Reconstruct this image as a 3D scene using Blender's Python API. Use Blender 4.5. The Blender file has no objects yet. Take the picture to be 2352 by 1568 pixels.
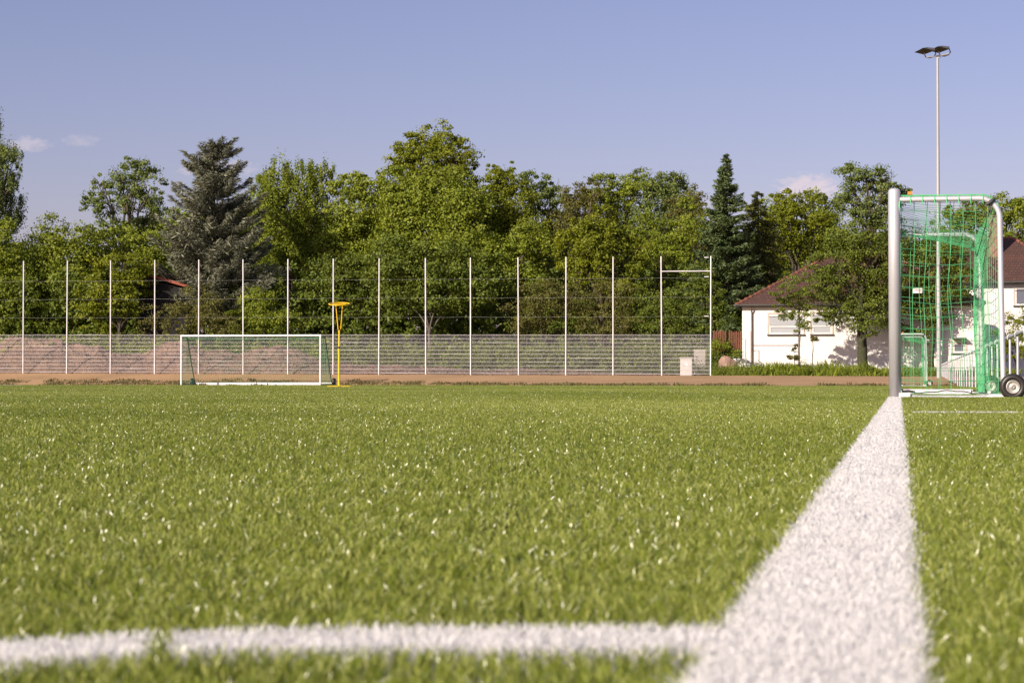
import bpy, math, random
import numpy as np
from mathutils import Vector, Matrix
R = math.radians
SC = bpy.context.scene
# ------------------------------------------------------------------ camera
FP = 4700.0                       # focal length in units of a 2352 px wide frame
CAMH = 0.179
PITCH = math.atan(93.0 / FP)
cam_d = bpy.data.cameras.new('camera'); cam = bpy.data.objects.new('camera', cam_d)
SC.collection.objects.link(cam); SC.camera = cam
cam_d.sensor_width = 36.0; cam_d.lens = FP / 2352.0 * 36.0
cam.location = (0, 0, CAMH); cam.rotation_euler = (R(90) + PITCH, 0, 0)
cam_d.clip_start = 0.02; cam_d.clip_end = 3000
cam_d.dof.use_dof = True; cam_d.dof.focus_distance = 60.0; cam_d.dof.aperture_fstop = 23.0
# ------------------------------------------------------------------ light
SUN_EL, SUN_AZ = R(25), R(42)     # light travels towards +X sin(az), +Y cos(az)
ld = Vector((math.sin(SUN_AZ) * math.cos(SUN_EL), math.cos(SUN_AZ) * math.cos(SUN_EL), -math.sin(SUN_EL)))
sun_d = bpy.data.lights.new('sun', 'SUN'); sun = bpy.data.objects.new('sun', sun_d)
SC.collection.objects.link(sun); sun_d.energy = 4.2; sun_d.angle = R(0.55); sun_d.color = (1.0, 0.88, 0.74)
sun.rotation_euler = ld.to_track_quat('-Z', 'Y').to_euler(); sun.location = (-20, -20, 30)
W = bpy.data.worlds.new('World'); SC.world = W; W.use_nodes = True
nt = W.node_tree; nt.nodes.clear()
def wn(t, **k):
    n = nt.nodes.new(t)
    for a, b in k.items(): setattr(n, a, b)
    return n
def wmath(op, a, b=None, c=None, clamp=False):
    n = wn('ShaderNodeMath', operation=op); n.use_clamp = clamp
    for i, v in enumerate((a, b, c)):
        if v is None: continue
        if isinstance(v, (int, float)): n.inputs[i].default_value = v
        else: nt.links.new(v, n.inputs[i])
    return n.outputs[0]
sky = wn('ShaderNodeTexSky', sky_type='NISHITA'); sky.sun_disc = False
sky.sun_elevation = SUN_EL
sun_dir = -ld
sky.sun_rotation = math.atan2(sun_dir.x, sun_dir.y)
sky.air_density = 1.0; sky.dust_density = 1.2; sky.ozone_density = 3.5; sky.altitude = 200
hs = wn('ShaderNodeMix', data_type='RGBA', blend_type='MULTIPLY'); hs.inputs[0].default_value = 1.0
nt.links.new(sky.outputs[0], hs.inputs[6]); hs.inputs[7].default_value = (0.95, 0.67, 0.735, 1)
tc = wn('ShaderNodeTexCoord'); sp = wn('ShaderNodeSeparateXYZ'); nt.links.new(tc.outputs['Generated'], sp.inputs[0])
yy = wmath('MAXIMUM', sp.outputs[1], 0.05)
U = wmath('DIVIDE', sp.outputs[0], yy); V = wmath('DIVIDE', sp.outputs[2], yy)
mp = wn('ShaderNodeMapping'); mp.inputs['Scale'].default_value = (1, 1, 2.2); nt.links.new(tc.outputs['Generated'], mp.inputs[0])
ns = wn('ShaderNodeTexNoise'); ns.inputs['Scale'].default_value = 190; ns.inputs['Detail'].default_value = 7; ns.inputs['Roughness'].default_value = 0.6
nt.links.new(mp.outputs[0], ns.inputs[0])
tot = None
for px, py, rx, ry, st in [(58, 331, 58, 20, .40), (182, 323, 46, 17, .22), (500, 388, 95, 24, .45), (1855, 432, 85, 36, .75), (1640, 470, 60, 25, .2), (2200, 470, 120, 30, .3), (-300, 300, 120, 40, .5), (2700, 380, 140, 40, .6)]:
    u0 = (px - 1176) / FP; v0 = (877 - py) / FP
    a = wmath('POWER', wmath('ABSOLUTE', wmath('DIVIDE', wmath('SUBTRACT', U, u0), rx / FP)), 2.0)
    b = wmath('POWER', wmath('ABSOLUTE', wmath('DIVIDE', wmath('SUBTRACT', V, v0), ry / FP)), 2.0)
    q = wmath('SUBTRACT', 1.0, wmath('ADD', a, b))
    q = wmath('ADD', q, wmath('MULTIPLY', wmath('SUBTRACT', ns.outputs[0], 0.5), 2.8))
    q = wmath('MULTIPLY', q, 1.1, clamp=True)
    q = wmath('MULTIPLY', q, st)
    tot = q if tot is None else wmath('MAXIMUM', tot, q)
tot = wmath('MULTIPLY', tot, wmath('GREATER_THAN', sp.outputs[1], 0.2))
cm = wn('ShaderNodeMix', data_type='RGBA'); nt.links.new(tot, cm.inputs[0]); nt.links.new(hs.outputs[2], cm.inputs[6])
cm.inputs[7].default_value = (5.6, 4.7, 5.0, 1)
bg = wn('ShaderNodeBackground'); bg.inputs[1].default_value = 0.10; nt.links.new(cm.outputs[2], bg.inputs[0])
wo = wn('ShaderNodeOutputWorld'); nt.links.new(bg.outputs[0], wo.inputs[0])
SC.view_settings.view_transform = 'Standard'; SC.view_settings.look = 'None'
SC.view_settings.exposure = 0.55; SC.view_settings.gamma = 1.0
SC.render.engine = 'CYCLES'
SC.cycles.max_bounces = 6; SC.cycles.diffuse_bounces = 3; SC.cycles.glossy_bounces = 2; SC.cycles.transmission_bounces = 3
SC.cycles.sample_clamp_indirect = 4.0

# ------------------------------------------------------------------ helpers
rng = np.random.default_rng(7); rnd = random.Random(11)
TH = math.atan(890 / FP)
UD = Vector((math.sin(TH), math.cos(TH), 0)); VD = Vector((math.cos(TH), -math.sin(TH), 0))
def at(px, py, Y):                # photograph pixel (2352 wide) -> point of the place at depth Y
    a = (px - 1176) / FP; b = (784 - py) / FP
    d = Vector((a, math.cos(PITCH) - b * math.sin(PITCH), math.sin(PITCH) + b * math.cos(PITCH)))
    return Vector((0, 0, CAMH)) + d * (Y / d.y)
def gp(px, Y, z=0.0):
    p = at(px, 877, Y); p.z = z; return p
def link(o): SC.collection.objects.link(o); return o
def tag(o, label=None, cat=None, group=None, kind=None):
    if label: o['label'] = label
    if cat: o['category'] = cat
    if group: o['group'] = group
    if kind: o['kind'] = kind
    return o
def empty(name, loc, rz=0.0, label=None, cat=None, group=None):
    o = bpy.data.objects.new(name, None); link(o); o.location = loc; o.rotation_euler = (0, 0, rz); o.empty_display_size = .2
    return tag(o, label, cat, group)
def npmesh(name, verts, quads=None, tris=None, mat=None, parent=None, attr=None, smooth=False):
    """verts (n,3); quads (m,4); tris (k,3); attr: per-face float 'tint'"""
    me = bpy.data.meshes.new(name)
    verts = np.asarray(verts, np.float32).reshape(-1, 3)
    nq = 0 if quads is None else len(quads); ntr = 0 if tris is None else len(tris)
    me.vertices.add(len(verts)); me.vertices.foreach_set('co', verts.ravel())
    li = []
    if nq: li.append(np.asarray(quads, np.int32).ravel())
    if ntr: li.append(np.asarray(tris, np.int32).ravel())
    li = np.concatenate(li)
    me.loops.add(len(li)); me.loops.foreach_set('vertex_index', li)
    tot = np.concatenate([np.full(nq, 4), np.full(ntr, 3)]).astype(np.int32)
    st = np.concatenate([[0], np.cumsum(tot)[:-1]]).astype(np.int32)
    me.polygons.add(nq + ntr); me.polygons.foreach_set('loop_start', st); me.polygons.foreach_set('loop_total', tot)
    if smooth: me.polygons.foreach_set('use_smooth', np.ones(nq + ntr, bool))
    if attr is not None:
        a = me.attributes.new('tint', 'FLOAT', 'FACE'); a.data.foreach_set('value', np.asarray(attr, np.float32))
    me.update(calc_edges=True)
    o = bpy.data.objects.new(name, me); link(o)
    if mat: me.materials.append(mat)
    if parent: o.parent = parent
    return o
class MB:
    """collects shapes into ONE mesh"""
    def __init__(s): s.v = []; s.f = []; s.sm = []
    def add(s, v, f, sm=False):
        k = len(s.v); s.v += [tuple(p) for p in v]; s.f += [tuple(i + k for i in q) for q in f]; s.sm += [sm] * len(f); return s
    def box(s, c, d, M=None):
        x, y, z = d[0] / 2, d[1] / 2, d[2] / 2
        v = [Vector((a * x, b * y, e * z)) for a in (-1, 1) for b in (-1, 1) for e in (-1, 1)]
        if M is not None: v = [M @ p for p in v]
        c = Vector(c)
        return s.add([p + c for p in v], [(0, 1, 3, 2), (4, 6, 7, 5), (0, 4, 5, 1), (2, 3, 7, 6), (0, 2, 6, 4), (1, 5, 7, 3)])
    def tube(s, pts, r, n=8, cap=True):
        pts = [Vector(p) for p in pts]; rs = r if isinstance(r, (list, tuple)) else [r] * len(pts)
        V_ = []; F = []; prev = None
        for i, p in enumerate(pts):
            t = (pts[min(i + 1, len(pts) - 1)] - pts[max(i - 1, 0)])
            t = t.normalized() if t.length > 1e-9 else Vector((0, 0, 1))
            if prev is None: a = t.orthogonal().normalized()
            else:
                a = prev - t * prev.dot(t); a = a.normalized() if a.length > 1e-6 else t.orthogonal().normalized()
            prev = a; b = t.cross(a)
            V_ += [p + (a * math.cos(2 * math.pi * k / n) + b * math.sin(2 * math.pi * k / n)) * rs[i] for k in range(n)]
        for i in range(len(pts) - 1):
            for k in range(n):
                F.append((i * n + k, i * n + (k + 1) % n, (i + 1) * n + (k + 1) % n, (i + 1) * n + k))
        s.add(V_, F, n > 4)
        if cap:
            s.add(V_[:n], [tuple(range(n - 1, -1, -1))]); s.add(V_[-n:], [tuple(range(n))])
        return s
    def lathe(s, prof, c, axis, n=32):           # prof [(along axis, radius)]
        axis = Vector(axis).normalized(); a = axis.orthogonal().normalized(); b = axis.cross(a); c = Vector(c)
        V_ = [c + axis * h + (a * math.cos(2 * math.pi * k / n) + b * math.sin(2 * math.pi * k / n)) * r for h, r in prof for k in range(n)]
        F = [(i * n + k, i * n + (k + 1) % n, (i + 1) * n + (k + 1) % n, (i + 1) * n + k) for i in range(len(prof) - 1) for k in range(n)]
        return s.add(V_, F, True)
    def poly(s, pts, th=None):
        n = len(pts)
        if th is None: return s.add(pts, [tuple(range(n))])
        th = Vector(th); p2 = [Vector(p) + th for p in pts]
        return s.add([Vector(p) for p in pts] + p2, [tuple(range(n)), tuple(range(2 * n - 1, n - 1, -1))] + [(i, i + n, (i + 1) % n + n, (i + 1) % n) for i in range(n)])
    def build(s, name, mat, parent=None):
        me = bpy.data.meshes.new(name); me.from_pydata(s.v, [], s.f); me.polygons.foreach_set('use_smooth', s.sm)
        me.materials.append(mat); me.update(); o = bpy.data.objects.new(name, me); link(o)
        if parent: o.parent = parent
        return o
def copy_tree(o, parent=None):
    c = o.copy(); link(c); c.parent = parent
    for ch in list(o.children): copy_tree(ch, c)
    return c
# ------------------------------------------------------------------ materials
def mat(name, col, rough=.7, metal=0.0, spec=.5, noise=None, bump=None, coord='Object', col2=None, nscale=3.0, ndetail=6, thr=(.35, .65), stretch=(1, 1, 1), trans=0.0):
    m = bpy.data.materials.new(name); m.use_nodes = True; t = m.node_tree; b = t.nodes['Principled BSDF']
    b.inputs['Base Color'].default_value = (*col, 1); b.inputs['Roughness'].default_value = rough; b.inputs['Metallic'].default_value = metal
    b.inputs['Specular IOR Level'].default_value = spec
    c = t.nodes.new('ShaderNodeTexCoord'); mp = t.nodes.new('ShaderNodeMapping'); mp.inputs['Scale'].default_value = stretch
    t.links.new(c.outputs[coord], mp.inputs[0])
    n = t.nodes.new('ShaderNodeTexNoise'); n.inputs['Scale'].default_value = nscale; n.inputs['Detail'].default_value = ndetail
    t.links.new(mp.outputs[0], n.inputs[0])
    col2 = col2 or tuple(x * .8 for x in col)
    r = t.nodes.new('ShaderNodeValToRGB'); r.color_ramp.elements[0].position = thr[0]; r.color_ramp.elements[1].position = thr[1]
    r.color_ramp.elements[0].color = (*col, 1); r.color_ramp.elements[1].color = (*col2, 1)
    t.links.new(n.outputs[0], r.inputs[0]); t.links.new(r.outputs[0], b.inputs['Base Color'])
    if bump:
        n2 = t.nodes.new('ShaderNodeTexNoise'); n2.inputs['Scale'].default_value = bump[0]; n2.inputs['Detail'].default_value = 8
        t.links.new(mp.outputs[0], n2.inputs[0])
        bp = t.nodes.new('ShaderNodeBump'); bp.inputs['Strength'].default_value = bump[1]; bp.inputs['Distance'].default_value = bump[2]
        t.links.new(n2.outputs[0], bp.inputs['Height']); t.links.new(bp.outputs[0], b.inputs['Normal'])
    return m
def leafmat(name, cols, rough=.55, spec=.30, trans=.32, tcol=None):
    """cols: ramp colours picked by the per-leaf 'tint'"""
    m = bpy.data.materials.new(name); m.use_nodes = True; t = m.node_tree; b = t.nodes['Principled BSDF']
    a = t.nodes.new('ShaderNodeAttribute'); a.attribute_name = 'tint'
    r = t.nodes.new('ShaderNodeValToRGB'); cr = r.color_ramp
    while len(cr.elements) < len(cols): cr.elements.new(.5)
    for i, c in enumerate(cols):
        cr.elements[i].position = i / (len(cols) - 1); cr.elements[i].color = (*c, 1)
    t.links.new(a.outputs['Fac'], r.inputs[0]); t.links.new(r.outputs[0], b.inputs['Base Color'])
    b.inputs['Roughness'].default_value = rough; b.inputs['Specular IOR Level'].default_value = spec
    if trans > 0:
        tr = t.nodes.new('ShaderNodeBsdfTranslucent'); mx = t.nodes.new('ShaderNodeMixShader'); mx.inputs[0].default_value = trans
        hv = t.nodes.new('ShaderNodeMix'); hv.data_type = 'RGBA'; hv.blend_type = 'MULTIPLY'; hv.inputs[0].default_value = 1
        hv.inputs[7].default_value = (1.25, 1.15, .6, 1) if name not in ('white_blade',) else (1, 1, 1, 1); t.links.new(r.outputs[0], hv.inputs[6]); t.links.new(hv.outputs[2], tr.inputs[0])
        t.links.new(b.outputs[0], mx.inputs[1]); t.links.new(tr.outputs[0], mx.inputs[2])
        t.links.new(mx.outputs[0], t.nodes['Material Output'].inputs[0])
    return m
M = {}
M['alu'] = mat('aluminium', (.74, .73, .75), rough=.42, metal=.45, col2=(.64, .63, .66), nscale=9, stretch=(1, 1, .2), bump=(60, .15, .002))
M['white_paint'] = mat('white_paint', (.8, .8, .8), rough=.4, col2=(.68, .69, .7), nscale=6)
M['galv'] = mat('galvanised', (.60, .62, .64), rough=.5, metal=.35, col2=(.48, .5, .53), nscale=5)
M['pole'] = mat('pole_steel', (.45, .46, .46), rough=.55, metal=.2, col2=(.36, .37, .38), nscale=2, stretch=(1, 1, .15))
M['fence_white'] = mat('fence_coating', (.80, .79, .79), rough=.45, metal=.0, col2=(.66, .64, .68), nscale=2)
M['wire'] = mat('wire', (.45, .47, .42), rough=.5, col2=(.3, .32, .28))
M['yellow'] = mat('yellow_paint', (.85, .55, .01), rough=.4, col2=(.75, .46, .01), nscale=5)
M['black_rub'] = mat('black_rubber', (.022, .019, .017), rough=.42, col2=(.035, .03, .026), nscale=14, bump=(40, .2, .002))
M['black'] = mat('black_plastic', (.02, .02, .022), rough=.5, col2=(.03, .03, .03))
M['rim'] = mat('wheel_rim', (.62, .60, .55), rough=.45, metal=.5, col2=(.4, .38, .34), nscale=12)
M['net'] = mat('green_net', (.09, .46, .17), rough=.6, col2=(.13, .54, .24), nscale=8)
M['net_shaded'] = mat('shaded_net_rope', (.012, .04, .035), rough=.6, col2=(.01, .02, .03), nscale=8)  # same net, with its shade put into a dark rope colour
M['net_far'] = mat('faded_green_net', (.05, .30, .12), rough=.6, col2=(.06, .36, .14), nscale=4)
M['green_paint'] = mat('green_grey_paint', (.13, .17, .13), rough=.5, col2=(.1, .13, .11))
M['orange'] = mat('orange_plastic', (.85, .25, .03), rough=.5)
M['tagw'] = mat('white_plastic', (.8, .8, .78), rough=.4)
M['ink'] = mat('faded_print', (.55, .3, .33), rough=.6)
M['bark'] = mat('bark', (.10, .075, .05), rough=.9, col2=(.05, .04, .03), nscale=8, stretch=(1, 1, .25), bump=(12, .8, .05))
M['bark_ivy'] = mat('mossy_bark', (.07, .06, .035), rough=.9, col2=(.035, .05, .015), nscale=7, bump=(14, .9, .06))
M['bark_pale'] = mat('pale_bark', (.15, .13, .10), rough=.9, col2=(.12, .1, .08), nscale=5, stretch=(1, 1, .3), bump=(12, .6, .04))
M['stucco'] = mat('white_stucco', (.80, .78, .74), rough=.9, col2=(.74, .72, .68), nscale=.9, bump=(60, .25, .01))
M['trimw'] = mat('window_surround', (.50, .44, .35), rough=.8, col2=(.56, .52, .45))
M['shutter'] = mat('roller_shutter', (.40, .42, .44), rough=.6, col2=(.36, .38, .40), stretch=(.1, .1, 8))
M['pvc'] = mat('white_window_frame', (.75, .75, .74), rough=.4)
M['glass'] = mat('window_glass', (.10, .12, .16), rough=.06, spec=.8, col2=(.12, .14, .18))
M['gutter'] = mat('dark_gutter', (.06, .055, .05), rough=.5, metal=.2, col2=(.08, .07, .06))
M['pipe'] = mat('brown_downpipe', (.22, .15, .10), rough=.5, metal=.2, col2=(.17, .12, .08))
M['ridge'] = mat('orange_ridge_tile', (.27, .10, .06), rough=.85, col2=(.13, .06, .045), nscale=3, bump=(10, .4, .03))
M['brick'] = mat('chimney_brick', (.30, .16, .12), rough=.9, col2=(.22, .12, .09), nscale=5)
M['wood'] = mat('brown_wood', (.22, .085, .04), rough=.75, col2=(.14, .055, .03), nscale=5, stretch=(1, 1, .2))
M['shed_shade'] = mat('shaded_shed_front', (.016, .014, .011), rough=.9, col2=(.010, .009, .008), nscale=3, stretch=(4, 4, .3))  # near-black colour stands for the shade inside the shed
M['concrete'] = mat('concrete', (.30, .27, .22), rough=.9, col2=(.30, .28, .25), nscale=4, bump=(20, .4, .02))
M['stone'] = mat('pinkish_stone', (.40, .25, .18), rough=.9, col2=(.28, .19, .14), nscale=4, bump=(9, .8, .06))
M['cabinet'] = mat('grey_cabinet', (.50, .49, .47), rough=.6, col2=(.44, .43, .41), nscale=2)
def tilemat():
    m = mat('roof_tiles', (.095, .05, .038), rough=.85, col2=(.135, .06, .044), nscale=1.6, ndetail=3, thr=(.45, .75)); t = m.node_tree
    c = t.nodes.new('ShaderNodeTexCoord')
    br = t.nodes.new('ShaderNodeTexBrick'); br.inputs['Scale'].default_value = 1.0
    br.inputs['Brick Width'].default_value = .22; br.inputs['Row Height'].default_value = .17; br.inputs['Mortar Size'].default_value = .014
    br.inputs['Color1'].default_value = (1, 1, 1, 1); br.inputs['Color2'].default_value = (.78, .76, .76, 1); br.inputs['Mortar'].default_value = (.55, .5, .5, 1)
    cx = t.nodes.new('ShaderNodeSeparateXYZ'); t.links.new(c.outputs['Object'], cx.inputs[0])
    cb = t.nodes.new('ShaderNodeCombineXYZ'); t.links.new(cx.outputs[0], cb.inputs[0]); t.links.new(cx.outputs[2], cb.inputs[1]); t.links.new(cb.outputs[0], br.inputs[0])
    mx = t.nodes.new('ShaderNodeMix'); mx.data_type = 'RGBA'; mx.blend_type = 'MULTIPLY'; mx.inputs[0].default_value = 1
    b = t.nodes['Principled BSDF']; src = b.inputs['Base Color'].links[0].from_socket
    t.links.new(src, mx.inputs[6]); t.links.new(br.outputs[0], mx.inputs[7]); t.links.new(mx.outputs[2], b.inputs['Base Color'])
    bp = t.nodes.new('ShaderNodeBump'); bp.inputs['Strength'].default_value = .8; bp.inputs['Distance'].default_value = .04
    t.links.new(br.outputs[0], bp.inputs['Height']); t.links.new(bp.outputs[0], b.inputs['Normal'])
    return m
M['tiles'] = tilemat()
M['turf_soil'] = mat('turf_infill', (.10, .13, .03), rough=.95, col2=(.05, .065, .02), nscale=40, coord='Object', bump=(200, .6, .01))
M['ground'] = mat('garden_soil', (.10, .09, .05), rough=1, col2=(.07, .10, .03), nscale=.5, bump=(5, .5, .1))
M['path'] = mat('sandy_path', (.48, .30, .145), rough=1, col2=(.38, .235, .11), nscale=.35, ndetail=9, bump=(3.5, .5, .06), stretch=(1, 1, 1))
M['dirt'] = mat('heaped_earth', (.225, .145, .098), rough=1, col2=(.15, .098, .068), nscale=1.6, ndetail=10, bump=(4.5, 1.0, .16))
M['pave'] = mat('grey_paving', (.22, .20, .18), rough=.95, col2=(.17, .155, .14), nscale=2)
G = {
 'turf': leafmat('turf_blade', [(.065, .092, .008), (.19, .242, .026), (.29, .33, .05), (.12, .185, .018), (.50, .52, .16)], rough=.26, spec=.52, trans=.22),
 'white': leafmat('white_blade', [(.86, .85, .82), (.89, .88, .85), (.92, .91, .88)], rough=.5, spec=.3, trans=.45),
 'yellowblade': leafmat('yellow_blade', [(.55, .40, .05), (.7, .5, .08)], rough=.4, trans=.1),
 'mid': leafmat('mid_green_leaf', [(0.1268, 0.1665, 0.0139), (0.2171, 0.2749, 0.0243), (0.3439, 0.3914, 0.0485)]),
 'dark': leafmat('dark_green_leaf', [(0.0872, 0.1213, 0.0148), (0.1452, 0.1960, 0.0241), (0.2420, 0.2942, 0.0464)]),
 'yel': leafmat('yellow_green_leaf', [(0.1230, 0.1529, 0.0071), (0.2029, 0.2434, 0.0141), (0.2953, 0.3112, 0.0294)]),
 'cool': leafmat('cool_green_leaf', [(0.1034, 0.1428, 0.0362), (0.1811, 0.2381, 0.0579), (0.2931, 0.3491, 0.0992)]),
 'brown': leafmat('brownish_leaf', [(.1050, .0980, .0252), (.1610, .1610, .0364), (.2240, .2240, .0560)]),
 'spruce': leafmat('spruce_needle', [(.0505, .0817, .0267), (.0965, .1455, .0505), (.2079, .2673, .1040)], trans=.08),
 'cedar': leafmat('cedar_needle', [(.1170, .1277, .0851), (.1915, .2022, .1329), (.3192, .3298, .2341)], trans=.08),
 'olive': leafmat('olive_conifer', [(.1035, .1150, .0207), (.1610, .1782, .0345), (.2300, .2530, .0575)], trans=.1),
 'weed': leafmat('weed_leaf', [(.06, .09, .015), (.10, .14, .025), (.17, .18, .06)]),
}
# ------------------------------------------------------------------ leaves and trees
def unit(a): return a / np.maximum(np.linalg.norm(a, axis=1, keepdims=True), 1e-9)
def leaf_quads(P, N, size, aspect=.62, roll=None, T=None):
    n = len(P); N = unit(N)
    A = rng.normal(size=(n, 3)) if T is None else T
    A = A - N * (A * N).sum(1, keepdims=True); A = unit(A); B = np.cross(N, A)
    s = np.asarray(size).reshape(-1, 1) * np.ones((n, 1))
    V_ = np.stack([P - A * s * .5, P + B * s * .5 * aspect - A * s * .02, P + A * s * .5, P - B * s * .5 * aspect + A * s * .05], 1)
    return V_.reshape(-1, 3)
def leaves(name, P, N, size, m, parent, tint, aspect=.62, T=None):
    v = leaf_quads(P, N, size, aspect, T=T); q = np.arange(len(P) * 4).reshape(-1, 4)
    return npmesh(name, v, q, None, m, parent, attr=tint)
def lobe_leaves(c, r, dens=1.0, style='round', leaf=.17, sub=(.38, .72)):
    """leaf clumps spread over and inside an ellipsoid lobe; returns P, N, size, tint"""
    c = np.array(c); r = np.array(r)
    area = 4 * math.pi * ((r[0] * r[2] + r[0] * r[1] + r[1] * r[2]) / 3)
    k = max(6, int(area * 2.5 * dens))
    D = unit(rng.normal(size=(k, 3)))
    keep = (D[:, 1] < .35) | (rng.random(k) < .4); D = D[keep]; k = len(D)
    rad = np.where(rng.random(k) < .75, rng.uniform(.80, 1.04, k), rng.uniform(.3, .8, k))
    # lumpy outline
    ph = rng.uniform(0, 6.28, 3)
    lump = 1 + .10 * np.sin(D[:, 0] * 5 + ph[0]) + .10 * np.sin(D[:, 2] * 6 + ph[1]) + .06 * np.sin(D[:, 1] * 7 + ph[2])
    C = c + D * (rad * lump)[:, None] * r
    sr = (sub[0] * .7 + (sub[1] * 1.35 - sub[0] * .7) * rng.random(k) ** 1.3) * np.clip(r.min() / 1.4, .45, 1.15)
    m_ = 96
    P = rng.normal(size=(k, m_, 3)) * .48; P /= np.maximum(1, np.linalg.norm(P, axis=2, keepdims=True) / 1.1)
    if style == 'hang': sc = np.array([.6, .6, 1.5])
    elif style == 'up': sc = np.array([.55, .55, 1.6])
    else: sc = np.stack([rng.uniform(.8, 1.5, k), rng.uniform(.8, 1.3, k), rng.uniform(.4, .9, k)], 1)[:, None, :]
    L = C[:, None, :] + P * sr[:, None, None] * sc
    N = P * .8 + D[:, None, :] * .35 + rng.normal(size=(k, m_, 3)) * .65 + np.array([0, 0, .35])
    ti = np.clip(rng.normal(.45, .16, (k, 1)) + rng.normal(0, .2, (k, m_)), 0, 1)
    drop = rng.random((k, m_)) < .9
    sz = rng.uniform(.65, 1.35, (k, m_)) * leaf * .86
    return L[drop], N[drop], sz[drop], ti[drop]
def limb(mb, p, q, r0, r1, n=5, wob=.06, sides=6):
    p = Vector(p); q = Vector(q); pts = []; rs = []; L = (q - p).length
    for i in range(n + 1):
        t = i / n; w = L * wob * math.sin(math.pi * t)
        pts.append(p.lerp(q, t) + Vector((rnd.uniform(-w, w), rnd.uniform(-w, w), rnd.uniform(-w, w) * .4 + w * .6)))
        rs.append(r0 + (r1 - r0) * t)
    mb.tube(pts, rs, sides, cap=False)
def tree(label, Y, lobes, base, key='mid', kind='deciduous_tree', cat='tree', dens=1.0, style='round', leaf=.17, group=None, bark='bark', trunk_r=None, depth=.9, bz=.55, sub=(.38, .72), fork=.35):
    """lobes: (px, py, rx px, ry px[, dY]) outlines measured at depth Y; base: px of the foot"""
    s = FP / Y; loc = gp(base, Y, bz)
    root = empty(kind, loc, 0, label, cat, group)
    Ps, Ns, Ss, Ts = [], [], [], []; wood = MB(); first = True
    cs = []
    for l in lobes:
        px, py, rx, ry = l[:4]; dy = l[4] if len(l) > 4 else rnd.uniform(-.8, .8)
        c = at(px, py, Y + dy) - loc; cs.append((c, rx / s, ry / s))
        P, N, S, T = lobe_leaves(c, (rx / s, max(.5, min(rx, ry) / s * depth), ry / s), dens, style, leaf, sub)
        Ps.append(P); Ns.append(N); Ss.append(S); Ts.append(T)
    top = max(c[0].z for c in cs)
    H = top; tr = trunk_r or max(.07, H * .02)
    mean = sum((c[0] for c in cs), Vector()) / len(cs)
    fk = Vector((mean.x * .5, 0, H * fork)); tip = Vector((mean.x, mean.y, H * .86))
    limb(wood, (0, 0, -.3), fk, tr * 1.15, tr * .8, 5, .02, 8); limb(wood, fk, tip, tr * .8, tr * .15, 6, .04, 7)
    for c, rx, rz in cs:
        o = fk.lerp(tip, rnd.uniform(0, .35)) if c.z > fk.z else Vector((fk.x * .6, 0, max(.1, c.z * .6)))
        limb(wood, o, c, tr * .5, tr * .14, 5, .07)
        for _ in range(5):
            e = c + Vector((rnd.uniform(-1, 1) * rx, rnd.uniform(-1, .6) * rx * .8, rnd.uniform(-.4, .95) * rz))
            limb(wood, o.lerp(c, rnd.uniform(.5, 1)), e, tr * .2, tr * .04, 4, .08, 4)
    wood.build('trunk', M[bark], root)
    leaves('crown', np.concatenate(Ps), np.concatenate(Ns), np.concatenate(Ss), G[key], root, np.concatenate(Ts))
    return root
def conifer(label, Y, px, ytop, ybase, wpx, key, kind='spruce_tree', upsweep=0.0, tiers=26, irregular=.15, droop=.25, tuft=(.10, .34), bz=.55, spread_pow=.85, low=.08, per=120, ragtop=False, aspect=.26):
    s = FP / Y; loc = gp(px, Y, bz); H = (at(px, ytop, Y) - loc).z; Rm = wpx / s
    root = empty(kind, loc, 0, label, 'tree'); wood = MB()
    wood.tube([(0, 0, -.3), (0, 0, H * .5), (0, 0, H * .97)], [H * .02, H * .012, .02], 7)
    P_, N_, S_, T_, Tn = [], [], [], [], []
    for i in range(tiers):
        t = (i + .3) / tiers; z = H * (1 - t * (1 - low))
        L = Rm * 1.22 * ((t + (.015 if ragtop else 0)) ** spread_pow) * (1 - .12 * max(0, t - .85) / .15)
        nb = int(7 + 9 * t)
        for b in range(nb):
            a = rnd.uniform(0, 6.283); l = L * rnd.uniform(1 - irregular * 2, 1 + irregular) + (.12 if ragtop else .05)
            if ragtop and t < .12: l += .35
            d = Vector((math.cos(a), math.sin(a), 0)); z0 = z + rnd.uniform(-.5, .5) * H / tiers
            pts = [Vector((0, 0, z0)) + d * (l * u) + Vector((0, 0, l * (-droop * u + upsweep * u * u + .15 * droop * u ** 3))) for u in np.linspace(0, 1, 5)]
            wood.tube(pts, [.012 + .012 * l, .012 + .01 * l, .01 + .006 * l, .01, .005], 4, cap=False)
            n = int(per * l / 2.0) + 14
            u = rng.uniform(.12, 1, n) ** .75; side = rng.normal(0, 1, n) * (.10 + .20 * l * (1 - u * .75)) * .55
            px_ = np.array([np.interp(u, np.linspace(0, 1, 5), [p[k] for p in pts]) for k in range(3)]).T
            pr = np.array([-d.y, d.x, 0]); dd = np.array(d)
            hang = -np.abs(rng.normal(0, .07, n)) * (1 + l * .3)
            px_ = px_ + side[:, None] * pr + np.stack([0 * u, 0 * u, hang - np.abs(side) * .12], 1)
            T = dd * .8 + pr * np.sign(side)[:, None] * .7 + rng.normal(0, .25, (n, 3)) + np.array([0, 0, upsweep * .8 - .1])
            N = np.array([0, 0, 1.0]) + rng.normal(0, .55, (n, 3))
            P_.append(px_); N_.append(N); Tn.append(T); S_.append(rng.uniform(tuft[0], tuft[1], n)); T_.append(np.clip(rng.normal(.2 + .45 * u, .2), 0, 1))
    wood.build('trunk', M['bark'], root)
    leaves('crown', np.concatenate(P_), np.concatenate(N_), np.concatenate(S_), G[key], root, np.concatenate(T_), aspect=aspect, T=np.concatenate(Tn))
    return root
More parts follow.
